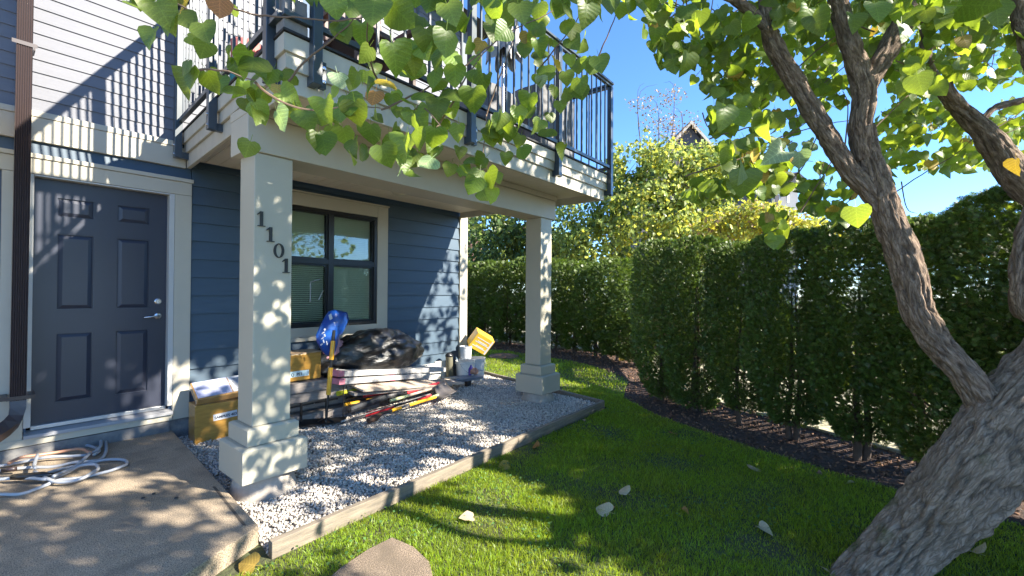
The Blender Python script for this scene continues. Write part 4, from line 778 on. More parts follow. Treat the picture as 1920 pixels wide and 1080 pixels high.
for i,(V,Fc,UVc) in enumerate(TM):
    for k,m in LMAT.items():
        me=npmesh('leaf',V,Fc.ravel(),np.full(len(Fc),3),m,True); ul=me.uv_layers.new(name='UVMap'); ul.data.foreach_set('uv',UVc[Fc.ravel()].astype(np.float32).ravel()); LME[(i,k)]=me
# ---- bark
def barkmat(name,c1,c2,moss):
    m=bpy.data.materials.new(name); m.use_nodes=True; n=m.node_tree; N=n.nodes; L=n.links; b=N['Principled BSDF']; b.inputs['Roughness'].default_value=.9; b.inputs['Specular IOR Level'].default_value=.2
    at=N.new('ShaderNodeAttribute'); at.attribute_name='bark'; mp=N.new('ShaderNodeMapping'); mp.inputs['Scale'].default_value=(1,1,.25); L.new(at.outputs['Vector'],mp.inputs[0])
    nz=N.new('ShaderNodeTexNoise'); nz.inputs['Scale'].default_value=22; nz.inputs['Detail'].default_value=8; L.new(mp.outputs[0],nz.inputs[0])
    mxv=N.new('ShaderNodeMixRGB'); mxv.inputs[0].default_value=.18; L.new(mp.outputs[0],mxv.inputs[1]); L.new(nz.outputs['Color'],mxv.inputs[2])
    vo=N.new('ShaderNodeTexVoronoi'); vo.feature='DISTANCE_TO_EDGE'; vo.inputs['Scale'].default_value=44; L.new(mxv.outputs[0],vo.inputs['Vector'])
    mr=N.new('ShaderNodeMapRange'); mr.inputs[1].default_value=0; mr.inputs[2].default_value=.13; L.new(vo.outputs[0],mr.inputs[0])
    n2=N.new('ShaderNodeTexNoise'); n2.inputs['Scale'].default_value=70; n2.inputs['Detail'].default_value=8; L.new(mp.outputs[0],n2.inputs[0])
    n3=N.new('ShaderNodeTexNoise'); n3.inputs['Scale'].default_value=5; n3.inputs['Detail'].default_value=6; L.new(at.outputs['Vector'],n3.inputs[0])
    r=N.new('ShaderNodeValToRGB'); r.color_ramp.elements[0].color=(*[c*.28 for c in c1],1); r.color_ramp.elements[1].color=(*c1,1); e=r.color_ramp.elements.new(.45); e.color=(*c2,1)
    ad=N.new('ShaderNodeMath'); ad.operation='MULTIPLY_ADD'; L.new(mr.outputs[0],ad.inputs[0]); ad.inputs[1].default_value=.18; 
    s5=N.new('ShaderNodeMath'); s5.operation='MULTIPLY'; s5.inputs[1].default_value=1.1; L.new(n2.outputs[0],s5.inputs[0]); L.new(s5.outputs[0],ad.inputs[2]); L.new(ad.outputs[0],r.inputs[0])
    r3=N.new('ShaderNodeValToRGB'); r3.color_ramp.elements[0].position=.56; r3.color_ramp.elements[1].position=.68; L.new(n3.outputs[0],r3.inputs[0])
    g=N.new('ShaderNodeNewGeometry'); sx=N.new('ShaderNodeSeparateXYZ'); L.new(g.outputs['Normal'],sx.inputs[0]); up=N.new('ShaderNodeMapRange'); up.inputs[1].default_value=-.1; up.inputs[2].default_value=.7; up.inputs[4].default_value=moss; L.new(sx.outputs[2],up.inputs[0])
    mm=N.new('ShaderNodeMath'); mm.operation='MULTIPLY'; L.new(r3.outputs[0],mm.inputs[0]); L.new(up.outputs[0],mm.inputs[1])
    mx=N.new('ShaderNodeMixRGB'); mx.inputs[2].default_value=(.07,.085,.02,1); L.new(mm.outputs[0],mx.inputs[0]); L.new(r.outputs[0],mx.inputs[1]); ca=N.new('ShaderNodeAttribute'); ca.attribute_name='crack'; cm=N.new('ShaderNodeMixRGB'); cm.inputs[2].default_value=(*[c*.16 for c in c1],1); ck=N.new('ShaderNodeMath'); ck.operation='MULTIPLY'; ck.inputs[1].default_value=.55; L.new(ca.outputs['Fac'],ck.inputs[0]); L.new(ck.outputs[0],cm.inputs[0]); L.new(mx.outputs[0],cm.inputs[1]); L.new(cm.outputs[0],b.inputs['Base Color'])
    bp=N.new('ShaderNodeBump'); bp.inputs['Strength'].default_value=.9; bp.inputs['Distance'].default_value=.022; L.new(ad.outputs[0],bp.inputs['Height']); L.new(bp.outputs[0],b.inputs['Normal'])
    L.new(b.outputs[0],N['Material Output'].inputs[0]); return m
BARK=barkmat('tree_bark',(.37,.28,.21),(.20,.145,.105),.9); BARK2=barkmat('branch_bark',(.37,.275,.205),(.13,.085,.06),.5)
def limb(name,P,Rr,parent,m,n=48,step=.012,amp=.012,seed=0,sm=True):
    P=[Vector(p) for p in P]; D=[0]
    pts=spl([tuple(p) for p in P],12); rs=[]
    for i in range(len(P)-1):
        for k in range(12): rs.append(Rr[i]+(Rr[i+1]-Rr[i])*k/12)
    rs.append(Rr[-1])
    # resample
    L=[0]
    for a_,b_ in zip(pts[:-1],pts[1:]): L.append(L[-1]+(b_-a_).length)
    K=max(6,int(L[-1]/step)); V=[];At=[];CR=[];T0=None
    u=None
    for k in range(K+1):
        s_=L[-1]*k/K; i=min(max(0,np.searchsorted(L,s_)-1),len(pts)-2); t=(s_-L[i])/max(1e-9,L[i+1]-L[i]); p=pts[i].lerp(pts[i+1],t); r=rs[i]*(1-t)+rs[i+1]*t; tg=(pts[min(i+2,len(pts)-1)]-pts[max(i-1,0)]).normalized()
        if u is None: a_=Vector((0,0,1)) if abs(tg.z)<.9 else Vector((1,0,0)); u=tg.cross(a_).normalized()
        else: u=(u-tg*u.dot(tg)).normalized()
        w=tg.cross(u)
        for j in range(n):
            an=2*pi*j/n; d=u*cos(an)+w*sin(an); bc=Vector((cos(an)*r,sin(an)*r,s_)); 
            q=Vector((cos(an)*r*14,sin(an)*r*14,s_*4+seed)); f=amp*(abs(noise.noise(q*2.2))*1.6-.5)+amp*1.3*noise.noise(q*.45)+amp*.5*noise.noise(q*5)
            q2=Vector((cos(an)*r*26+seed,sin(an)*r*26,s_*5.5)); q2=q2+Vector((noise.noise(q2*.5)*.9,0,noise.noise(q2*.4)*.9)); ridge=amp*1.1*max(0,1-abs(noise.noise(q2))*5.5)
            V.append(p+d*(r+f-ridge)); At.append(bc); CR.append(min(1,ridge/(amp*1.1)))
    Fc=[]
    for k in range(K):
        for j in range(n): a0=k*n+j; b0=k*n+(j+1)%n; Fc.append((a0,b0,b0+n,a0+n))
    Fc.append(tuple(range(n-1,-1,-1))); Fc.append(tuple(K*n+j for j in range(n)))
    o=obj(name,V,Fc,m,parent,smooth=sm); at=o.data.attributes.new('bark','FLOAT_VECTOR','POINT'); at.data.foreach_set('vector',np.array([tuple(a_) for a_ in At],dtype=np.float32).ravel()); c_=o.data.attributes.new('crack','FLOAT','POINT'); c_.data.foreach_set('value',CR); return o
def iw(L,k=.76): return [atD(x,y,d) for x,y,d,w in L],[w/2/FPX*d*k for x,y,d,w in L]
TB=atD(1600,1150,2.25)
TREE=empty('garden_tree',(TB.x,TB.y,GZ),'large leaning garden tree with furrowed brown bark and heart-shaped green leaves','tree')
tr=[(1490,1250,2.32,125),(1613,1105,2.3,108),(1727,992,2.25,116),(1814,897,2.2,142),(1902,792,2.2,150),(1995,690,2.2,146),(2070,590,2.22,124),(2130,500,2.3,112)]
P_,R__=iw(tr,.94); P_.insert(0,Vector((P_[0].x-.02,P_[0].y+.03,-.25))); R__.insert(0,R__[0]*1.25)
limb('trunk',P_,R__,TREE,BARK,n=170,step=.008,amp=.014,seed=3)
def L_(name,pts,n=64,amp=.007,seed=0,step=.010): P_,R__=iw(pts); return limb(name,P_,R__,TREE,BARK2,n=n,step=step,amp=amp,seed=seed)
L_('branch',[(1900,810,2.24,60),(1850,760,2.24,76),(1805,700,2.26,66),(1752,640,2.3,64),(1718,580,2.32,66),(1705,520,2.33,72),(1690,470,2.34,74),(1665,410,2.36,66),(1645,350,2.38,64),(1625,290,2.4,56),(1614,240,2.4,52)],n=100,amp=.009,seed=11,step=.008)
L_('branch',[(1650,400,2.36,30),(1622,352,2.38,44),(1590,318,2.4,44),(1560,270,2.42,44),(1520,205,2.45,46),(1480,140,2.48,44),(1448,80,2.5,40),(1438,30,2.5,36),(1435,-60,2.52,32),(1440,-260,2.6,26)],seed=17)
L_('branch',[(1450,90,2.5,20),(1432,50,2.5,26),(1400,15,2.52,26),(1350,-15,2.55,24),(1250,-80,2.5,22),(1080,-160,2.3,18)],seed=19,n=28)
L_('branch',[(1622,300,2.4,48),(1612,240,2.4,52),(1620,185,2.4,54),(1612,140,2.42,52),(1592,80,2.45,46),(1575,20,2.48,44),(1562,-60,2.5,40),(1540,-260,2.6,30)],seed=23)
L_('branch',[(1618,190,2.4,40),(1638,140,2.42,50),(1670,85,2.45,48),(1700,25,2.48,52),(1715,-50,2.5,46),(1760,-260,2.6,36)],seed=29)
L_('branch',[(2130,520,2.3,90),(2040,440,2.5,74),(1960,380,2.65,70),(1905,330,2.75,66),(1868,275,2.8,56),(1830,232,2.85,44),(1800,205,2.9,36),(1775,175,2.9,34),(1768,160,2.9,38)],seed=31)
L_('branch',[(1775,178,2.9,18),(1755,150,2.92,20),(1738,118,2.95,22),(1735,60,3.0,20),(1720,10,3.0,18),(1700,-60,3.1,14)],seed=37,n=24)
L_('branch',[(1835,236,2.86,16),(1860,205,2.9,18),(1900,192,2.95,18),(1960,180,3.0,16)],seed=41,n=20)
L_('branch',[(2130,500,2.3,70),(2010,520,2.1,64),(1935,590,2.0,50),(1912,540,1.95,44),(1922,450,1.95,46),(1960,330,2.0,44),(1960,200,2.1,40),(1925,80,2.2,36),(1905,10,2.25,34),(1890,-80,2.3,28)],seed=43,n=36)
L_('branch',[(2100,560,2.25,110),(2200,420,2.3,100),(2260,240,2.5,90),(2240,0,2.8,70),(2100,-300,3.0,50)],seed=47,n=30,step=.03)
# ---- twigs & leaves
TW=MB(); LEAF=[]   # (pos, tip, normal, size, key)
camN=np.array(-F)
def twig(px,d0,d1,r0=.004,r1=.0015):
    n=len(px); P=spl([tuple(atD(x,y,d0+(d1-d0)*i/(n-1))) for i,(x,y) in enumerate(px)],5); K=len(P)
    P=[p+V3(noise.noise(p*22)*.006,0,noise.noise(p*19+V3(5,0,0))*.006) for p in P]; TW.tube(P,[r0+(r1-r0)*i/(K-1) for i in range(K)],5); return P
def addleaf(p,size,ang=0,key='g',face=.7,r=random,pet=True):
    tip=(-U*cos(ang)+R*sin(ang)+F*r.uniform(-.45,.45)).normalized(); nrm=(-F*face*r.choice((1,1,-1))+Vector((r.gauss(0,.45),r.gauss(0,.45),r.gauss(.35,.4)))).normalized()
    LEAF.append((np.array(p),np.array(tip),np.array(nrm),size,key))
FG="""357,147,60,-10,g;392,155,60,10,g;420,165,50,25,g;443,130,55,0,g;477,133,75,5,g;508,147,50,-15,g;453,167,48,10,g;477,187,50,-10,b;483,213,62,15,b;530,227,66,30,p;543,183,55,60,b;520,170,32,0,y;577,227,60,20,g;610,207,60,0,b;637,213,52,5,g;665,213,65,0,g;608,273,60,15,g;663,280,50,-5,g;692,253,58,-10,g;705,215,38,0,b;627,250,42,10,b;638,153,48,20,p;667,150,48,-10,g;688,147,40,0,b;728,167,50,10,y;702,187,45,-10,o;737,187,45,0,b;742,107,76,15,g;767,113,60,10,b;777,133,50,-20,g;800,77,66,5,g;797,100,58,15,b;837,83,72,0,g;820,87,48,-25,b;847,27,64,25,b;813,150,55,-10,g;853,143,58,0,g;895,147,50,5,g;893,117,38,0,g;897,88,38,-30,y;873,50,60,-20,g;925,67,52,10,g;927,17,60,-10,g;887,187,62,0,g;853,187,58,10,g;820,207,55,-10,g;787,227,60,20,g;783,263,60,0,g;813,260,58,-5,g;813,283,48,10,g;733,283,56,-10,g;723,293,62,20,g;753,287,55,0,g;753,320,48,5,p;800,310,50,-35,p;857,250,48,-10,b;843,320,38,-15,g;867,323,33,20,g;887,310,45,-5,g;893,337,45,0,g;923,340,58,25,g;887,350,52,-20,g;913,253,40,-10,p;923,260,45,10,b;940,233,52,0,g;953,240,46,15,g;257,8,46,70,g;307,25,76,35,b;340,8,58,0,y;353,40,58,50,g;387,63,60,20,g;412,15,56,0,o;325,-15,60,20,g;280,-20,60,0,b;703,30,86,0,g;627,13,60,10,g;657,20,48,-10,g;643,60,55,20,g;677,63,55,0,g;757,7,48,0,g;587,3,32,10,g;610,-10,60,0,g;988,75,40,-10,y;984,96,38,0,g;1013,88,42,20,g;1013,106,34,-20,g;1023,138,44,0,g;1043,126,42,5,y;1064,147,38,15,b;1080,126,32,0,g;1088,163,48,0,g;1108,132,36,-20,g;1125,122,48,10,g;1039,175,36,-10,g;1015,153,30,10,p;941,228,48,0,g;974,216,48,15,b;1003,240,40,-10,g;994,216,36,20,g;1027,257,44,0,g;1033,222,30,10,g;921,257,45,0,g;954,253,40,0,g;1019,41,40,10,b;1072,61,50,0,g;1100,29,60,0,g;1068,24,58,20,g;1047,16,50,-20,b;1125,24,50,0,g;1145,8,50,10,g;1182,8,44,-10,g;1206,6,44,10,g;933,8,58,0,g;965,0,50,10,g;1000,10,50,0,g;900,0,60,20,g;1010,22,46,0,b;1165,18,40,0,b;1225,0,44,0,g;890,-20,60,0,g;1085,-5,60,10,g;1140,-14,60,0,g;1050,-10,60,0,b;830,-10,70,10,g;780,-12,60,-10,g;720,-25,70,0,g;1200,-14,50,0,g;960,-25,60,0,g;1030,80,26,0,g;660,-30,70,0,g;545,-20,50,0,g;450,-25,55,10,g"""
rr=random.Random(5)
for s_ in FG.split(';'):
    x,y,sz,an,k=s_.split(','); x=float(x);y=float(y);sz=float(sz); L=.098*rr.uniform(.9,1.1); d=FPX*L/sz*1.0; d=min(max(d,1.15),2.7); L=sz*d/FPX*.68
    an=radians(float(an)); p=atD(x,y,d)-( -U*cos(an)+R*sin(an))*L*.5; addleaf(p,L,an,k,face=.8 if k!='p' else .5,r=rr)
    for _k in range(rr.choice((1,1,2,2,0))): addleaf(p+R*rr.gauss(0,.04)+U*rr.gauss(0.01,.04)+F*rr.uniform(-.02,.12),L*rr.uniform(.7,1.05),rr.gauss(0,.5),rr.choice('gggb'),face=.6,r=rr)
for px,d0,d1 in (([(380,-20),(430,12),(500,30),(560,33),(610,38),(660,36),(700,20),(770,-30)],1.6,1.3),([(538,152),(580,110),(620,78),(655,45),(662,36)],1.5,1.42),([(715,205),(750,190),(800,165),(860,130),(900,100),(960,60),(1040,18),(1100,-30)],1.5,1.7),([(820,240),(850,190),(870,150),(900,110),(940,60),(990,5),(1010,-40)],1.5,1.8),([(912,215),(910,250),(906,290),(905,325)],2.2,2.0),([(912,215),(935,150),(960,80),(975,20),(985,-30)],2.2,2.0),([(712,160),(695,115),(688,60),(690,10)],1.6,1.3),([(1120,112),(1132,82),(1148,45),(1158,10),(1165,-30)],2.0,2.0),([(480,155),(505,178),(550,200),(600,205),(650,200),(690,200),(715,205)],1.25,1.45),([(360,30),(340,10),(300,-10)],1.4,1.35),([(1010,130),(1040,90),(1080,40),(1090,0)],2.0,1.8),([(760,225),(790,200),(830,240)],1.5,1.4),([(375,130),(430,135),(480,152)],1.3,1.25)): twig(px,d0,d1)
# procedural clusters seen in the picture : cx,cy,rx,ry,n,d0,d1,mix
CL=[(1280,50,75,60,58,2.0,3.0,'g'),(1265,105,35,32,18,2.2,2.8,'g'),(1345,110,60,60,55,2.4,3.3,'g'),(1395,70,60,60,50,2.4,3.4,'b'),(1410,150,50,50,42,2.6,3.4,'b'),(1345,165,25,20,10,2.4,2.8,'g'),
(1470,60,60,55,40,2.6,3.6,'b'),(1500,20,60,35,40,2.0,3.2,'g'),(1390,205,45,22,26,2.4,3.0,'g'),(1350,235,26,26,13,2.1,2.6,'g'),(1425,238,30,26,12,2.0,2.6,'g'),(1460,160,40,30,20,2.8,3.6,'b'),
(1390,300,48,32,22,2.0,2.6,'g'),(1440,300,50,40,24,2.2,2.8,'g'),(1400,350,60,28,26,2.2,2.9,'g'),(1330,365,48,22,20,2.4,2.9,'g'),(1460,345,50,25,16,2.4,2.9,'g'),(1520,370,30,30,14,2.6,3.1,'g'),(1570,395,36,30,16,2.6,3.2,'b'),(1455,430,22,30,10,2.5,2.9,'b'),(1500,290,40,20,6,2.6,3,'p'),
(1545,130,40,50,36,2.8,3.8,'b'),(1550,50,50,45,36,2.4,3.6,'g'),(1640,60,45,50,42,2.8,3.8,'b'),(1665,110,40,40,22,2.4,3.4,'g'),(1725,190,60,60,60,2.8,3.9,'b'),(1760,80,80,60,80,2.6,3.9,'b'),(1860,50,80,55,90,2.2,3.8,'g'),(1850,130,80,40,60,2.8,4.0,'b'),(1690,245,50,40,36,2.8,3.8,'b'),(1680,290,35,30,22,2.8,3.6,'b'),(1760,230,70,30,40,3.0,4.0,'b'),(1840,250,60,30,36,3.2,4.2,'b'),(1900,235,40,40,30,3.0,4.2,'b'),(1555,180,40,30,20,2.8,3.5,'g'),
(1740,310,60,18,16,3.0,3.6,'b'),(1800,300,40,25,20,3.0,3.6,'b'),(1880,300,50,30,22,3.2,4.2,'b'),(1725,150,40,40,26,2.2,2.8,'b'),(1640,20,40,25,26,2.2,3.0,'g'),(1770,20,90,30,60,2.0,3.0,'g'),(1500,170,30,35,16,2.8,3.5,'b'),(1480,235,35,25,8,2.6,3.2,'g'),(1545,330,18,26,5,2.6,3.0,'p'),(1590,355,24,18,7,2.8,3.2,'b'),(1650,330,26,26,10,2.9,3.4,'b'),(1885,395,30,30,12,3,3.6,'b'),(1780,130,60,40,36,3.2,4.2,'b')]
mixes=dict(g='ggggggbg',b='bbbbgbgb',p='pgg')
for (cx,cy,rx,ry,n,d0,d1,mx) in CL:
    n=int(n*1.5); c=atD(cx,cy,(d0+d1)/2)
    for i in range(n):
        a_=rr.uniform(0,2*pi); q=sqrt(rr.random()); x=cx+rx*q*cos(a_); y=cy+ry*q*sin(a_); d=rr.uniform(d0,d1)
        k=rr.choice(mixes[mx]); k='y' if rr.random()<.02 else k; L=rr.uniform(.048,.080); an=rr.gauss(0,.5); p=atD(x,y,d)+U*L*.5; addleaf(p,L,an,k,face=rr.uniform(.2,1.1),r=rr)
    for i in range(max(1,n//12)):
        a_=rr.uniform(0,2*pi); x1=cx+rx*.9*cos(a_); y1=cy+ry*.9*sin(a_); x0=cx-rx*cos(a_)*.8+rr.uniform(-20,20); y0=cy-abs(ry)*.9; twig([(x0,y0),((x0+x1)/2+rr.uniform(-15,15),(y0+y1)/2+10),(x1,y1)],(d0+d1)/2,d1,.0035,.0014)
for s_ in ("1605,408,46,0,b;1385,328,62,-5,g;1357,222,52,0,g;1385,228,46,10,g;1395,345,56,0,g;1420,300,40,40,y;1405,298,36,-40,y;1290,120,46,0,g;1290,28,40,10,g;1262,128,38,0,g;1725,160,46,15,b;1700,135,34,-20,b;1795,55,26,50,y;1905,315,36,0,y;1450,292,44,-60,p;1500,300,36,10,p;1640,28,50,0,g;1690,65,44,0,g;1600,45,40,0,g;1510,35,46,-15,g;1530,48,46,20,g;1830,15,60,80,g;1870,30,50,10,g").split(';'):
    x,y,sz,an,k=s_.split(','); x=float(x);y=float(y);sz=float(sz);an=radians(float(an)); L=.105; d=FPX*L/sz; L*=.85; addleaf(atD(x,y,d)-(-U*cos(an)+R*sin(an))*L*.5,L,an,k,face=1.1,r=rr)
for px,d0,d1 in (([(1330,260),(1400,240),(1470,225),(1530,205)],2.4,2.5),([(1285,330),(1380,300),(1450,270),(1520,225),(1560,200)],2.4,2.5),([(1400,300),(1450,262),(1540,235),(1600,225)],2.5,2.5),([(1450,360),(1500,320),(1530,260),(1550,230)],2.5,2.5),([(1500,400),(1530,350),(1560,300),(1575,250)],2.6,2.6),([(1585,270),(1590,200),(1580,170)],2.6,2.6),([(1680,360),(1740,320),(1790,290),(1830,255)],3.1,2.9),([(1640,240),(1690,190),(1730,150),(1720,100)],2.7,2.8),([(1470,150),(1550,80),(1650,20),(1700,-20)],2.6,2.6),([(1800,105),(1860,70),(1930,40)],2.9,2.7),([(1850,250),(1900,220),(1960,180)],2.9,2.9),([(1860,260),(1925,235)],2.9,2.9),([(1500,210),(1540,160),(1620,100),(1700,60)],3,3),([(1640,60),(1560,35),(1490,50)],2.5,2.7),([(1290,10),(1240,40),(1260,-30)],2.2,2.2),([(1300,60),(1330,30),(1340,-30)],2.3,2.3),([(1690,340),(1700,390),(1720,400)],3.1,3.2)): twig(px,d0,d1,.0045,.0018)
# off-frame canopy that throws the dappled shade
def inframe(p,m=30):
    x,y,z=proj(p); return z>0 and -m<x<1920+m and -m<y<1080+m
SV=np.array(SUN)
def ground_hit(p,zt=0): t=(p.z-zt)/SUN.z; return p-SUN*t
rc=random.Random(77); cnt=0; NC=0
while NC<470:
    # cluster centres
    p=Vector((rc.uniform(1.0,7.2),rc.uniform(-4.2,1.6),rc.uniform(2.3,5.9)))
    xw=p.x-.42*(5.27-p.y); zw=p.z-.7*(5.27-p.y)
    if (xw<1.6 and zw>1.45) or zw>1.3+.9*max(0,xw-1.0): continue
    if inframe(p,90): continue
    g=ground_hit(p)
    if (p-CAM).length<1.25: continue
    den=.45+1.5*noise.noise(Vector((g.x*1.3,g.y*1.3,4.0)))
    # lawn strip kept sunny, right part shaded
    if 1.2<g.x<5.2 and 1.6<g.y<2.85: den*=.04
    if g.y>3.0 and g.x>2.2: den*=.95
    if rc.random()>den: continue
    NC+=1
    for i in range(rc.randint(6,11)):
        q=p+Vector((rc.gauss(0,.13),rc.gauss(0,.13),rc.gauss(0,.11)))
        if inframe(q,40): continue
        tip=Vector((rc.gauss(0,.5),rc.gauss(0,.5),-1)).normalized(); nn=Vector((rc.gauss(.3,.7),rc.gauss(-.5,.7),rc.gauss(.6,.5))).normalized()
        LEAF.append((np.array(q),np.array(tip),np.array(nn),rc.uniform(.075,.12),rc.choice('ggggbgby' if rc.random()<.1 else 'gggbgb')))
# leaf clusters added along sun rays to shade posts, fascia, wall, door and downspout
def incrown(p):
    x,y,z=proj(p); return z>2.6 and any(((x-c[0])/c[2])**2+((y-c[1])/c[3])**2<.9 for c in CL)
def target(n,bx,t0,t1,k0,k1,mask=None,sp=.07):
    m=0; tries=0
    while m<n and tries<n*60:
        tries+=1; g=Vector([rc.uniform(bx[2*i],bx[2*i+1]) for i in range(3)])
        if noise.noise(Vector((g.x*2.1,g.y*2.1,g.z*2.1+7)))<-.12: continue
        if mask and not mask(g): continue
        p=g+SUN*rc.uniform(t0,t1)
        if inframe(p,40) and not incrown(p): continue
        m+=1
        for i in range(rc.randint(k0,k1)):
            q=p+Vector((rc.gauss(0,sp),rc.gauss(0,sp),rc.gauss(0,sp)))
            if inframe(q,30) and not incrown(q): continue
            LEAF.append((np.array(q),np.array(Vector((rc.gauss(0,.5),rc.gauss(0,.5),-1)).normalized()),np.array(Vector((rc.gauss(.3,.6),rc.gauss(-.6,.6),rc.gauss(.5,.5))).normalized()),rc.uniform(.07,.11),rc.choice('gggbgb')))
target(62,(1.15,1.6,3.3,3.4,.9,2.4),3.2,5.2,3,5)
target(22,(4.6,5.0,3.3,3.4,.3,2.3),3.6,5.2,3,5)
target(150,(1.3,5.3,2.6,2.75,2.6,3.3),2.6,5,4,6)
target(40,(4.2,5.15,5.25,5.3,.3,2.1),5.2,7.2,4,6,sp=.09)
target(24,(.3,1.3,5.2,5.3,.3,1.7),4.5,6.5,4,6)
target(26,(.3,1.25,5.3,5.35,.8,2.0),4.3,6.5,4,6,sp=.10)
target(22,(-.2,.35,4.95,5.1,.2,.6),4.4,6.5,4,6)
target(34,(.1,.4,5.05,5.15,.2,1.9),4.2,6.5,4,6)
TW.build('twigs',BARK2,TREE,kind='stuff')
def leafvis(l):
    c=l[0]+l[1]*l[3]*.5; x,y,z=proj(c); return (l[3]/z if z>0 and -10<x<1930 and -10<y<1090 else 0)
LEAF.sort(key=leafvis,reverse=True)
ind,rest=LEAF[:295],LEAF[295:]
for i,(p,t,nn,s_,k) in enumerate(ind):
    Rm=rots(t[None],nn[None])[0]; o=bpy.data.objects.new('leaf',LME[(rr.choice((0,0,1,2,1,3)),k)]); C.objects.link(o); o.parent=TREE
    M4=Matrix(((Rm[0,0],Rm[0,1],Rm[0,2],0),(Rm[1,0],Rm[1,1],Rm[1,2],0),(Rm[2,0],Rm[2,1],Rm[2,2],0),(0,0,0,1))); o.matrix_local=Matrix.Translation(Vector(p)-WL[TREE.name])@M4@Matrix.Scale(s_,4)
for k in 'gbyop':
    for v in range(3):
        sel=[l for i,l in enumerate(rest) if l[4]==k and i%3==v]
        if not sel: continue
        P=np.array([l[0] for l in sel]); T_=np.array([l[1] for l in sel]); Nn=np.array([l[2] for l in sel]); sc=np.array([l[3] for l in sel])
        scatter('foliage',TM[v][0],TM[v][1],P,rots(T_,Nn),sc,LMAT[k],TREE,smooth=True,uv=TM[v][2],kind='stuff')
print('leaves',len(LEAF),'visible',sum(leafvis(l)>0 for l in LEAF))
# ---- fallen leaves on the lawn
rf_=random.Random(3)
for (x,y,sz,k,lab) in ((1142,960,30,'c','pale fallen leaf standing on edge in the middle of the lawn'),(1143,946,16,'o','small brown curled leaf just above the pale leaf in mid lawn'),(1176,925,20,'c','pale leaf at the upper right of the pair in mid lawn'),(886,970,26,'c','pale curled leaf on the lawn near the edging, below the sunny patch'),(953,872,22,'y','yellow leaf on the sunny lawn beside the edging'),(1413,881,20,'c','pale leaf on the shaded lawn towards the mulch bed'),(1424,989,22,'c','cream leaf on the shaded lawn left of the tree trunk'),(1280,955,12,'o','tiny reddish leaf on the shaded lawn'),(1836,1038,34,'c','large cream leaf on the mulch right of the trunk'),(1160,673,16,'y','yellow leaf on the mulch in front of the far hedge'),(478,1060,34,'y','big yellow-tan leaf on the grass at the slab corner'),(1258,812,14,'o','small brown leaf on the lawn edge by the mulch'),(1550,1070,16,'c','small pale leaf at the bottom edge left of the trunk'),(1745,1076,28,'b','green leaf at the bottom edge right of the trunk'),(1600,905,14,'c','small pale leaf among the mulch near the hedge stems'),(1010,837,16,'o','brown leaf against the edging board')):
    p=atZ(x,y,GZ+.025); d=(p-CAM).dot(F); L=sz*d/FPX; a_=rf_.uniform(0,6.28); t=np.array([[cos(a_),sin(a_),rf_.uniform(-.1,.3)]]); nn=np.array([[rf_.gauss(0,.25)-.1,rf_.gauss(0,.25)-.2,1.]]); Rm=rots(t,nn)[0]
    o=bpy.data.objects.new('fallen_leaf',LME[(rf_.choice((1,3,0)),k)]); C.objects.link(o); o.matrix_world=Matrix.Translation(p)@Matrix([[*Rm[0],0],[*Rm[1],0],[*Rm[2],0],[0,0,0,1]])@Matrix.Scale(L,4); tag(o,lab,'leaf','fallen leaves on the lawn')
n=420; P=np.c_[rng.uniform(3.6,9.5,n),rng.uniform(-1.5,9,n)]; P=P[inpoly(P,BED)|(rng.random(n)<.10)]; n=len(P); a_=rng.uniform(0,6.28,n)
scatter('leaf_litter',TM[1][0],TM[1][1],np.c_[P,np.full(n,GZ+.028)],rots(np.c_[np.cos(a_),np.sin(a_),rng.normal(0,.15,n)],np.c_[rng.normal(0,.25,(n,2)),np.ones(n)]),rng.uniform(.02,.05,n),leafmat('leaf_brown',(.22,.13,.06),(.25,.16,.09),(.2,.12,.04),weight=.2,vein=.2,var=.5),uv=TM[1][2],smooth=True,kind='stuff',label='small brown leaf litter on the mulch')
# ---- hedge shrubs
HG=leafmat('hedge_green',(.088,.138,.027),(.093,.142,.036),(.165,.26,.028),weight=.28,vein=0,var=.5,brown=(.14,.08,.03),bfrac=.05)
HG2=leafmat('hedge_far',(.085,.125,.025),(.09,.13,.035),(.15,.24,.02),weight=.3,vein=0,var=.4)
def spray():
    V=[];Fc=[]
    def blade(x,y,a,L,w,z=0):
        k=len(V); d=(sin(a),cos(a)); n_=(cos(a),-sin(a)); V.extend([(x-n_[0]*w*.5,y-n_[1]*w*.5,z),(x+n_[0]*w*.5,y+n_[1]*w*.5,z),(x+d[0]*L+n_[0]*w*.4,y+d[1]*L+n_[1]*w*.4,z+.02-L*.15),(x+d[0]*L-n_[0]*w*.4,y+d[1]*L-n_[1]*w*.4,z+.02-L*.15)]); Fc.append((k,k+1,k+2,k+3))
    blade(0,0,0,1,.09)
    for y,L in ((.2,.5),(.4,.5),(.6,.38),(.78,.25)):
        blade(0,y,.7,L,.10,.02); blade(0,y+.06,-.7,L,.10,-.02)
    return np.array(V),np.array(Fc)
SV_,SF_=spray()
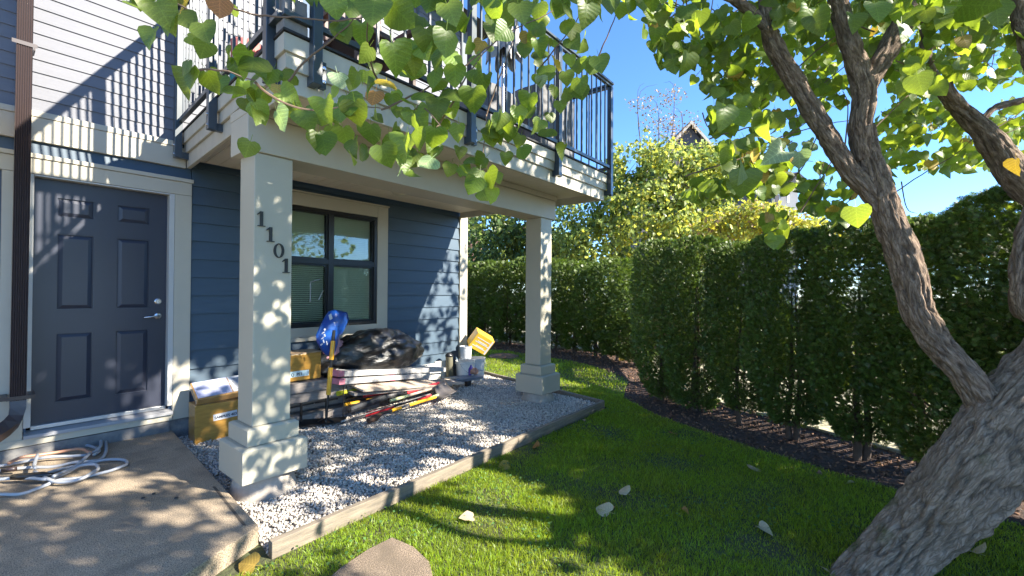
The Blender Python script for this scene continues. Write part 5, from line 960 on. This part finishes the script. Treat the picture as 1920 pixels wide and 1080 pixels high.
def shrub_mesh(seed,h,w,n,size,m,key,bare=.22,hole=.16):
    r=np.random.default_rng(seed); th=r.uniform(0,2*pi,n); z=bare+(h-bare)*r.random(n)**.95; t=(z-bare)/(h-bare)
    prof=np.minimum(1,.42+t*1.9)*np.where(t>.86,np.sqrt(np.clip(1-((t-.86)/.14)**2,0,1))*.8+.2,1)
    nz=np.array([noise.noise((cos(a)*1.3+seed,sin(a)*1.3,q*2.2)) for a,q in zip(th,z)]); nz2=np.array([noise.noise((cos(a)*4+seed,sin(a)*4,q*7)) for a,q in zip(th,z)])
    keep=(nz2>-.62)&((nz>-.55)); rad=w*prof*(1+.28*nz+.15*nz2)*np.where(r.random(n)<.4,r.random(n)**.6,r.random(n)**.16)
    top=r.random(n)<.03; z=np.where(top,h-.05*r.random(n),z); rad=np.where(top,w*.5*np.sqrt(r.random(n)),rad)
    sx=1.0; P=np.c_[np.cos(th)*rad,np.sin(th)*rad,z+.03*nz]; T_=np.c_[np.cos(th)*.7,np.sin(th)*.7,np.full(n,.55)]+r.normal(0,.45,(n,3)); Nn=np.c_[-np.sin(th),np.cos(th),np.zeros(n)]+r.normal(0,.6,(n,3))
    P,T_,Nn=P[keep],T_[keep],Nn[keep]; n=len(P); sc=size*(.7+.6*r.random(n)); Rm=rots(T_,Nn)
    V=np.einsum('nij,nkj->nki',Rm,SV_[None]*sc[:,None,None])+P[:,None]; Lp=(SF_[None]+(np.arange(n)*len(SV_))[:,None,None]).reshape(-1)
    return npmesh('shrub_foliage_'+key,V.reshape(-1,3),Lp,np.full(n*len(SF_),4,dtype=np.int32),m)
STEM=mat('shrub_stem',(.10,.065,.045),.9,nz=.4,nscale=14,bump=.5)
def stem_mesh(seed,h):
    r=random.Random(seed); mb=MB()
    for k in range(r.choice((1,2,2,3))):
        x,y=r.uniform(-.08,.08),r.uniform(-.08,.08); mb.tube([(x,y,-.05),(x*1.3+r.uniform(-.03,.03),y*1.3,.25),(x*1.5,y*1.2+r.uniform(-.03,.03),.6),(x*.5,y*.5,h*.75)],[.036,.028,.022,.006],9)
    for k in range(7): a_=r.uniform(0,6.28); z=r.uniform(.15,.6); mb.tube([(0,0,z),(cos(a_)*.16,sin(a_)*.16,z+.14),(cos(a_)*.3,sin(a_)*.3,z+.2)],[.010,.007,.004],5)
    return mesh('shrub_stem',mb.V,mb.F,STEM)
FM=[shrub_mesh(s_,2.17,.46,17000,.043,HG,'near%d'%s_,bare=b__) for s_,b__ in ((1,.06),(2,.19))]; SMs=[stem_mesh(s_,2.1) for s_ in (1,2,3)]
FMf=[shrub_mesh(s_,2.3,.56,4200,.085,HG2,'far%d'%s_,bare=.14) for s_ in (4,5)]
def shrub(x,y,me,sm,rz,sc,lab,grp):
    e=empty('cedar_shrub',(x,y,GZ),lab,'shrub',grp); e.rotation_euler=(0,0,rz); e.scale=sc
    f=bpy.data.objects.new('foliage',me); C.objects.link(f); f.parent=e; f['kind']='stuff'; s=bpy.data.objects.new('stem',sm); C.objects.link(s); s.parent=e; return e
A_=Vector((6.18,2.45,0)); B_=Vector((4.56,-.75,0)); dd=(B_-A_); N1=10
ordn=['leftmost, end','second','third','fourth','fifth','sixth','seventh','eighth','ninth','tenth','eleventh','twelfth','thirteenth']
rh=random.Random(8); sp_=dd.length/6.6
for i in range(11):
    p=A_+dd.normalized()*(.30+i*.575)+Vector((rh.uniform(-.05,.05),rh.uniform(-.05,.05),0))
    shrub(p.x,p.y,FM[0 if i<2 else 1],SMs[(i*2)%3],rh.uniform(0,6.28),(rh.uniform(.88,1.14),rh.uniform(.88,1.14),rh.uniform(.93,1.06) if i else 1.0),ordn[i]+' cedar shrub of the dark clipped hedge nearest the lawn, counted from the left','near hedge of clipped cedars')
far=[(9.35,8.5),(9.3,7.75),(9.3,7.0),(9.25,6.25),(9.15,5.5),(8.95,4.85),(8.75,4.25),(8.5,3.72),(9.3,9.2)]
far.sort(key=lambda q:proj((q[0],q[1],1))[0])
for i,(x,y) in enumerate(far): shrub(x,y,FMf[i%2],SMs[i%3],rh.uniform(0,6.28),(rh.uniform(.95,1.1),rh.uniform(.95,1.1),rh.uniform(.97,1.04)*(1 if i<5 else .93)*(.80 if i==len(far)-1 else 1)),ordn[i]+' cedar shrub of the far hedge beyond the lawn, counted from the left','far hedge of clipped cedars')
n=3600; t_=rng.random(n); P=np.c_[5.35+1.7*t_+rng.normal(.25,.28,n),-1.2+3.9*t_+rng.normal(0,.25,n)]; cl_=np.array([noise.noise((p[0]*2.5,p[1]*2.5,2.)) for p in P]); P=P[cl_>.02]; n=len(P)
scatter('path_weeds',np.array([(0,0,0),(.3,.4,.06),(0,1,-.1),(-.3,.4,.06)]),np.array([(0,1,2,3)]),np.c_[P,-.03+rng.uniform(0,.10,n)],rots(rng.normal(0,.6,(n,3))+np.array([0,0,.6]),rng.normal(0,1,(n,3))),rng.uniform(.02,.06,n),HG2,kind='stuff',label='low weeds along the sunlit path behind the hedge')
# ---- lattice fence behind the hedges
FW=mat('fence_wood',(.20,.125,.08),.85,nz=.3,nscale=8,bump=.3)
FE=empty('lattice_fence',(6.2,.5,GZ),'low brown lattice fence with a top board behind the hedge','fence')
def lattice(a,b,zt=1.12,zb=.42):
    a=Vector(a);b=Vector(b); d=(b-a).normalized(); L=(b-a).length; nn=Vector((-d.y,d.x,0)); m_=(a+b)/2
    MB().obox(m_+V3(0,0,zt),d*(L/2),nn*.045,V3(0,0,.02)).build('top_board',FW,FE); MB().obox(m_+V3(0,0,zt-.10),d*(L/2),nn*.018,V3(0,0,.055)).build('rail',FW,FE); MB().obox(m_+V3(0,0,zb),d*(L/2),nn*.018,V3(0,0,.045)).build('rail',FW,FE)
    mb=MB(); h=zt-.157-zb-.047; z0=zb+.046; k=-h
    while k<L:
        for sgn,off in ((1,.006),(-1,-.006)):
            x0,x1=k,k+h; z_0,z_1=(z0,z0+h) if sgn>0 else (z0+h,z0)
            t0=max(0,(0-x0)/(x1-x0)); t1=min(1,(L-x0)/(x1-x0))
            if t1>t0+.02:
                pa=a+d*(x0+(x1-x0)*t0)+nn*off+V3(0,0,z_0+(z_1-z_0)*t0); pb=a+d*(x0+(x1-x0)*t1)+nn*off+V3(0,0,z_0+(z_1-z_0)*t1); dd_=(pb-pa); mb.obox((pa+pb)/2,dd_/2,dd_.normalized().cross(nn)*.017,nn*.004)
        k+=.11
    mb.build('lattice',FW,FE,kind='stuff')
    for t in np.linspace(0,1,max(2,int(L/1.8)+1)): q=a.lerp(b,t); MB().obox(q+nn*.06+V3(0,0,.52),d*.04,nn*.04,V3(0,0,.66)).build('post',FW,FE)
lattice((5.45,-1.4,0),(7.15,2.5,0)); lattice((7.17,2.52,0),(9.75,4.3,0)); lattice((9.77,4.32,0),(10.0,9.6,0))
# gate + pink house
GT=empty('wooden_gate',(11.2,11.2,GZ),'tan vertical-board wooden gate beyond the house corner','gate')
GW=mat('gate_wood',(.36,.22,.11),.8,nz=.3,nscale=8)
c=atZ(868,612,GZ); d=(atZ(888,612,GZ)-c); 
g0=Vector((9.9,10.4,0)); gd=Vector((.62,-.78,0)).normalized()
g0=atD(858,600,14.2); g0.z=0; gd=(R.copy()); gd.z=0; gd.normalize()
for i in range(4): MB().obox(g0+gd*(.07+i*.125)+V3(0,0,.80),gd*.058,Vector((-gd.y,gd.x,0))*.012,V3(0,0,.80)).build('gate_board',GW,GT)
for z in (.35,1.25): MB().obox(g0+gd*.25+V3(0,0,z)+F*.03-F*.06,gd*.26,Vector((-gd.y,gd.x,0))*.02,V3(0,0,.05)).build('crossbar',GW,GT)
MB().obox(g0+gd*.56+V3(0,0,.88),gd*.05,Vector((-gd.y,gd.x,0))*.05,V3(0,0,.90)).build('post',GW,GT)
# ---- far trees
def cloud(name,blobs,n,leaf,m,lab,cat,trunk=None,seed=0,grp=None,mats2=None,hang=.4,dens=.35):
    r=np.random.default_rng(seed); c0=Vector(blobs[0][0]); e=empty(name,(c0.x,c0.y,GZ),lab,cat,grp)
    vol=np.array([b_[1][0]*b_[1][1]*b_[1][2] for b_ in blobs])**.67; vol/=vol.sum(); PP=[];DD=[]
    for (c,rad),w in zip(blobs,vol):
        k=int(n*w); d=r.normal(size=(k,3)); d/=np.linalg.norm(d,axis=1,keepdims=True); q=r.random(k)**.30; p=np.array(c)+d*np.array(rad)*q[:,None]*(1+.35*np.array([noise.noise(tuple(x*2.1+seed)) for x in d]))[:,None]
        nz=np.array([noise.noise(tuple(x*1.6+seed)) for x in p]); kp=nz>-dens+.12; PP.append(p[kp]); DD.append(d[kp])
    P=np.concatenate(PP); Dn=np.concatenate(DD); n=len(P)
    V=np.array([(0,0,0),(.36,.35,.08),(0,1,-.1),(-.36,.35,.08)]); Fc=np.array([(0,1,2),(0,2,3)])
    T_=r.normal(0,.6,(n,3))+np.array([0,0,-hang])+Dn*.4; Nn=Dn+r.normal(0,.6,(n,3)); sc=leaf*(.6+.8*r.random(n))
    sel=r.random(n); ms=mats2 or [(m,1.0)]; lo=0
    for mm,f in ms:
        k=(sel>=lo)&(sel<lo+f); lo+=f
        if k.any(): scatter('crown',V,Fc,P[k],rots(T_[k],Nn[k]),sc[k],mm,e,kind='stuff')
    mb=MB()
    if trunk: 
        for ti in range(trunk[1]):
            tx,ty=c0.x+r.uniform(-.3,.3)*trunk[2],c0.y+r.uniform(-.3,.3)*trunk[2]; b_=blobs[int(r.integers(len(blobs)))][0]
            mb.tube(spl([(tx,ty,GZ),(tx+(b_[0]-tx)*.3,ty+(b_[1]-ty)*.3,b_[2]*.45),(b_[0],b_[1],b_[2]),(b_[0]+r.uniform(-.6,.6),b_[1]+r.uniform(-.6,.6),b_[2]+trunk[3])],4),[trunk[0]*(1-.08*i) for i in range(13)],7)
        mb.build('trunk',STEM,e)
    return e
KB=leafmat('far_leaf_lime',(.27,.33,.09),(.30,.36,.14),(.58,.62,.10),weight=.45,vein=0,var=.4); KG=leafmat('far_leaf_green',(.07,.12,.035),(.08,.13,.05),(.16,.24,.04),weight=.3,vein=0,var=.4); KY=leafmat('far_leaf_yellow',(.42,.38,.04),(.40,.38,.08),(.62,.55,.05),weight=.45,vein=0,var=.4); KO=leafmat('far_leaf_tan',(.30,.20,.12),(.30,.22,.14),(.35,.25,.1),weight=.3,vein=0,var=.4)
def B(px,py,d,rx,rz,ry=None): c=atD(px,py,d); k=d/FPX; return ((c.x,c.y,c.z),(rx*k,(ry or rx)*k,rz*k))
cloud('lime_tree',[B(1215,430,13,105,120),B(1160,370,13,55,70),B(1255,340,13,70,70),B(1320,350,13,70,60),B(1120,470,13,70,80),B(1300,450,13,90,90),B(1175,310,13,40,40),B(1225,290,13,45,45),B(1310,305,13,60,35),B(1345,310,13,22,35),B(1400,430,12.5,70,50),B(1080,430,13.5,60,70)],30000,.12,KB,'tall lime-green leafy tree rising behind the far hedge, right of the porch','tree',trunk=(.05,9,3,1.0),seed=3,mats2=[(KB,.72),(KG,.16),(KY,.12)])
cloud('laurel_tree',[B(920,440,15,70,55),B(980,430,15,60,60),B(900,500,14.5,50,40),B(1010,470,15,60,60)],9000,.14,KG,'dark green glossy-leaved tree behind the far hedge, seen under the balcony','tree',trunk=(.08,4,2,.5),seed=5,mats2=[(KG,.8),(KB,.2)])
cloud('yellow_bush',[B(1410,410,10.5,55,35),B(1470,425,10.3,60,32),B(1350,430,10.5,50,32),B(1530,440,10.5,45,30)],7000,.09,KY,'yellow and lime bush showing above the near hedge','bush',trunk=(.03,6,2,.3),seed=7,mats2=[(KY,.45),(KB,.45),(KO,.1)])
cloud('sapling',[B(1235,215,17,34,46),B(1280,235,17,40,22),B(1195,195,17,26,12),B(1250,260,17,26,40),B(1265,180,17,20,16)],900,.085,KO,'thin sparse sapling with pinkish leaves against the sky','tree',trunk=(.03,7,1,.8),seed=9,hang=.1,dens=.5)
cloud('background_tree',[B(1680,455,24,110,38),B(1850,450,24,120,45),B(1560,465,24,80,30)],6000,.25,KG,'low dark tree line behind the near hedge at the right','tree',seed=12,grp='trees beyond the street')
cloud('background_tree',[B(1060,500,26,60,70),B(960,480,26,70,60)],4000,.25,KB,'bright tree behind the laurel, in the gap under the balcony','tree',seed=13,grp='trees beyond the street')
cloud('roadside_bush',[((9.5,-.8,.3),(.9,.8,.5)),((11,.6,.3),(1.2,1,.5)),((12.5,2.5,.5),(1.2,1,.8)),((9.0,-3.2,.3),(.8,.9,.5))],3500,.09,KB,'sunlit low bush beyond the hedge gaps across the path','bush',seed=15)
# ---- far houses
HS=mat('far_siding_grey',(.30,.30,.31),.8,nz=.1,nscale=3); HR=mat('far_roof',(.07,.07,.08),.9,nz=.2,nscale=6); HD=mat('far_dark_wall',(.10,.09,.10),.8,nz=.15)
FH=empty('gabled_house',tuple(atD(1300,560,26)),'dark gabled roof peeking over the lime tree','house')
def tri_house(px,py,d,w,hw,parent,dep=8):
    a=atD(px,py,d); r_=R.copy(); r_.z=0; r_.normalize(); f_=Vector((-r_.y,r_.x,0)); k=d/FPX
    z0=GZ; ze=a.z-hw*k; hw_=w*k/2; f_=(F.copy()); f_.z=0; f_.normalize()
    A0=Vector((a.x,a.y,0))
    V=[A0-r_*hw_,A0+r_*hw_]; 
    vv=[]
    for off in (0,dep):
        for q,z in ((-hw_,z0),(hw_,z0),(hw_,ze),(0,a.z),(-hw_,ze)): p=A0+r_*q+f_*off; vv.append((p.x,p.y,z))
    obj('wall',vv,[(0,1,2,3,4),(9,8,7,6,5),(0,5,6,1),(1,6,7,2),(4,9,5,0)],HD,parent)
    mb=MB()
    for s_ in (-1,1):
        e=A0+r_*(s_*(hw_+.35)); sl=(a.z-ze)/hw_; pe=Vector((e.x,e.y,ze-.35*sl+.12)); pt=Vector((A0.x,A0.y,a.z+.12)); 
        q=[pe-f_*.3,pt-f_*.3,pt+f_*(dep+.3),pe+f_*(dep+.3)]; mb.add([tuple(x) for x in q]+[tuple(x+V3(0,0,.10)) for x in q],BF)
    mb.build('roof',HR,parent)
    mb=MB()
    for s_ in (-1,1):
        e=A0+r_*(s_*(hw_+.35)); pe=Vector((e.x,e.y,ze-.35*(a.z-ze)/hw_+.08))-f_*.33; pt=Vector((A0.x,A0.y,a.z+.08))-f_*.33; mb.obox((pe+pt)/2,(pt-pe)/2,f_*.03,V3(0,0,.11))
    mb.build('barge_board',mat('far_trim',(.42,.38,.33),.7,nz=.1),parent)
tri_house(1292,236,26,180,100,FH)
FH2=empty('grey_house',tuple(atD(1440,560,24)),'grey-sided house with white trim and dark roof glimpsed between the branches','house')
r_=R.copy(); r_.z=0; r_.normalize(); f_=F.copy(); f_.z=0; f_.normalize(); k=24/FPX
def pb(name,x0,x1,y0,y1,off,dep,m,parent):
    a=atD(x0,y1,24); b_=atD(x1,y0,24); w=(x1-x0)*k; A0=Vector((a.x,a.y,0))+f_*off
    return MB().obox(A0+r_*(w/2)+f_*(dep/2)+V3(0,0,(a.z+b_.z)/2),r_*(w/2),f_*(dep/2),V3(0,0,abs(b_.z-a.z)/2)).build(name,m,parent)
pb('wall',1380,1460,352,620,0,6,HD,FH2); pb('wall',1461,1500,346,620,.2,6,HS,FH2)
pb('corner_trim',1446,1460,350,620,-.1,.09,WHT,FH2); pb('window',1450,1458,366,390,-.16,.05,HD,FH2); pb('trim',1477,1481,340,380,.05,.1,WHT,FH2)
q=[atD(1372,356,24),atD(1462,348,24),atD(1500,332,24),atD(1478,322,24)]
mb=MB(); a=atD(1368,352,24);b_=atD(1505,345,24); t=atD(1488,326,24); V=[a-f_*.4,b_-f_*.4,atD(1502,338,24)-f_*.4,t-f_*.4,atD(1440,332,24)-f_*.4]; V+= [v+f_*7 for v in V]
mb.add(V,[(0,1,2,3,4),(9,8,7,6,5)]+[(i,i+5,(i+1)%5+5,(i+1)%5) for i in range(5)]); mb.build('roof',HR,FH2)
FH3=empty('pink_house',tuple(atD(880,560,34)),'pinkish brick house glimpsed past the porch corner','house'); k=34/FPX
a=atD(872,640,34); MB().obox(Vector((a.x,a.y,2.9)),r_*1.2,f_*3,V3(0,0,3.0)).build('wall',mat('pink_brick',(.38,.18,.15),.8,nz=.2,nscale=3),FH3); MB().obox(Vector((a.x,a.y,3.3))-f_*3.05,r_*.12,f_*.04,V3(0,0,1.4)).build('window',WHT,FH3)
MB().add([tuple(Vector((a.x,a.y,0))+r_*s1*1.5+f_*s2*3.3+V3(0,0,5.9)) for s1,s2 in ((-1,-1),(1,-1),(1,1),(-1,1))]+[tuple(Vector((a.x,a.y,7.3))+f_*s2*3.3) for s2 in (-1,1)],[(0,1,2,3),(0,4,5,3),(1,2,5,4),(0,1,4),(3,5,2)]).build('roof',HR,FH3)
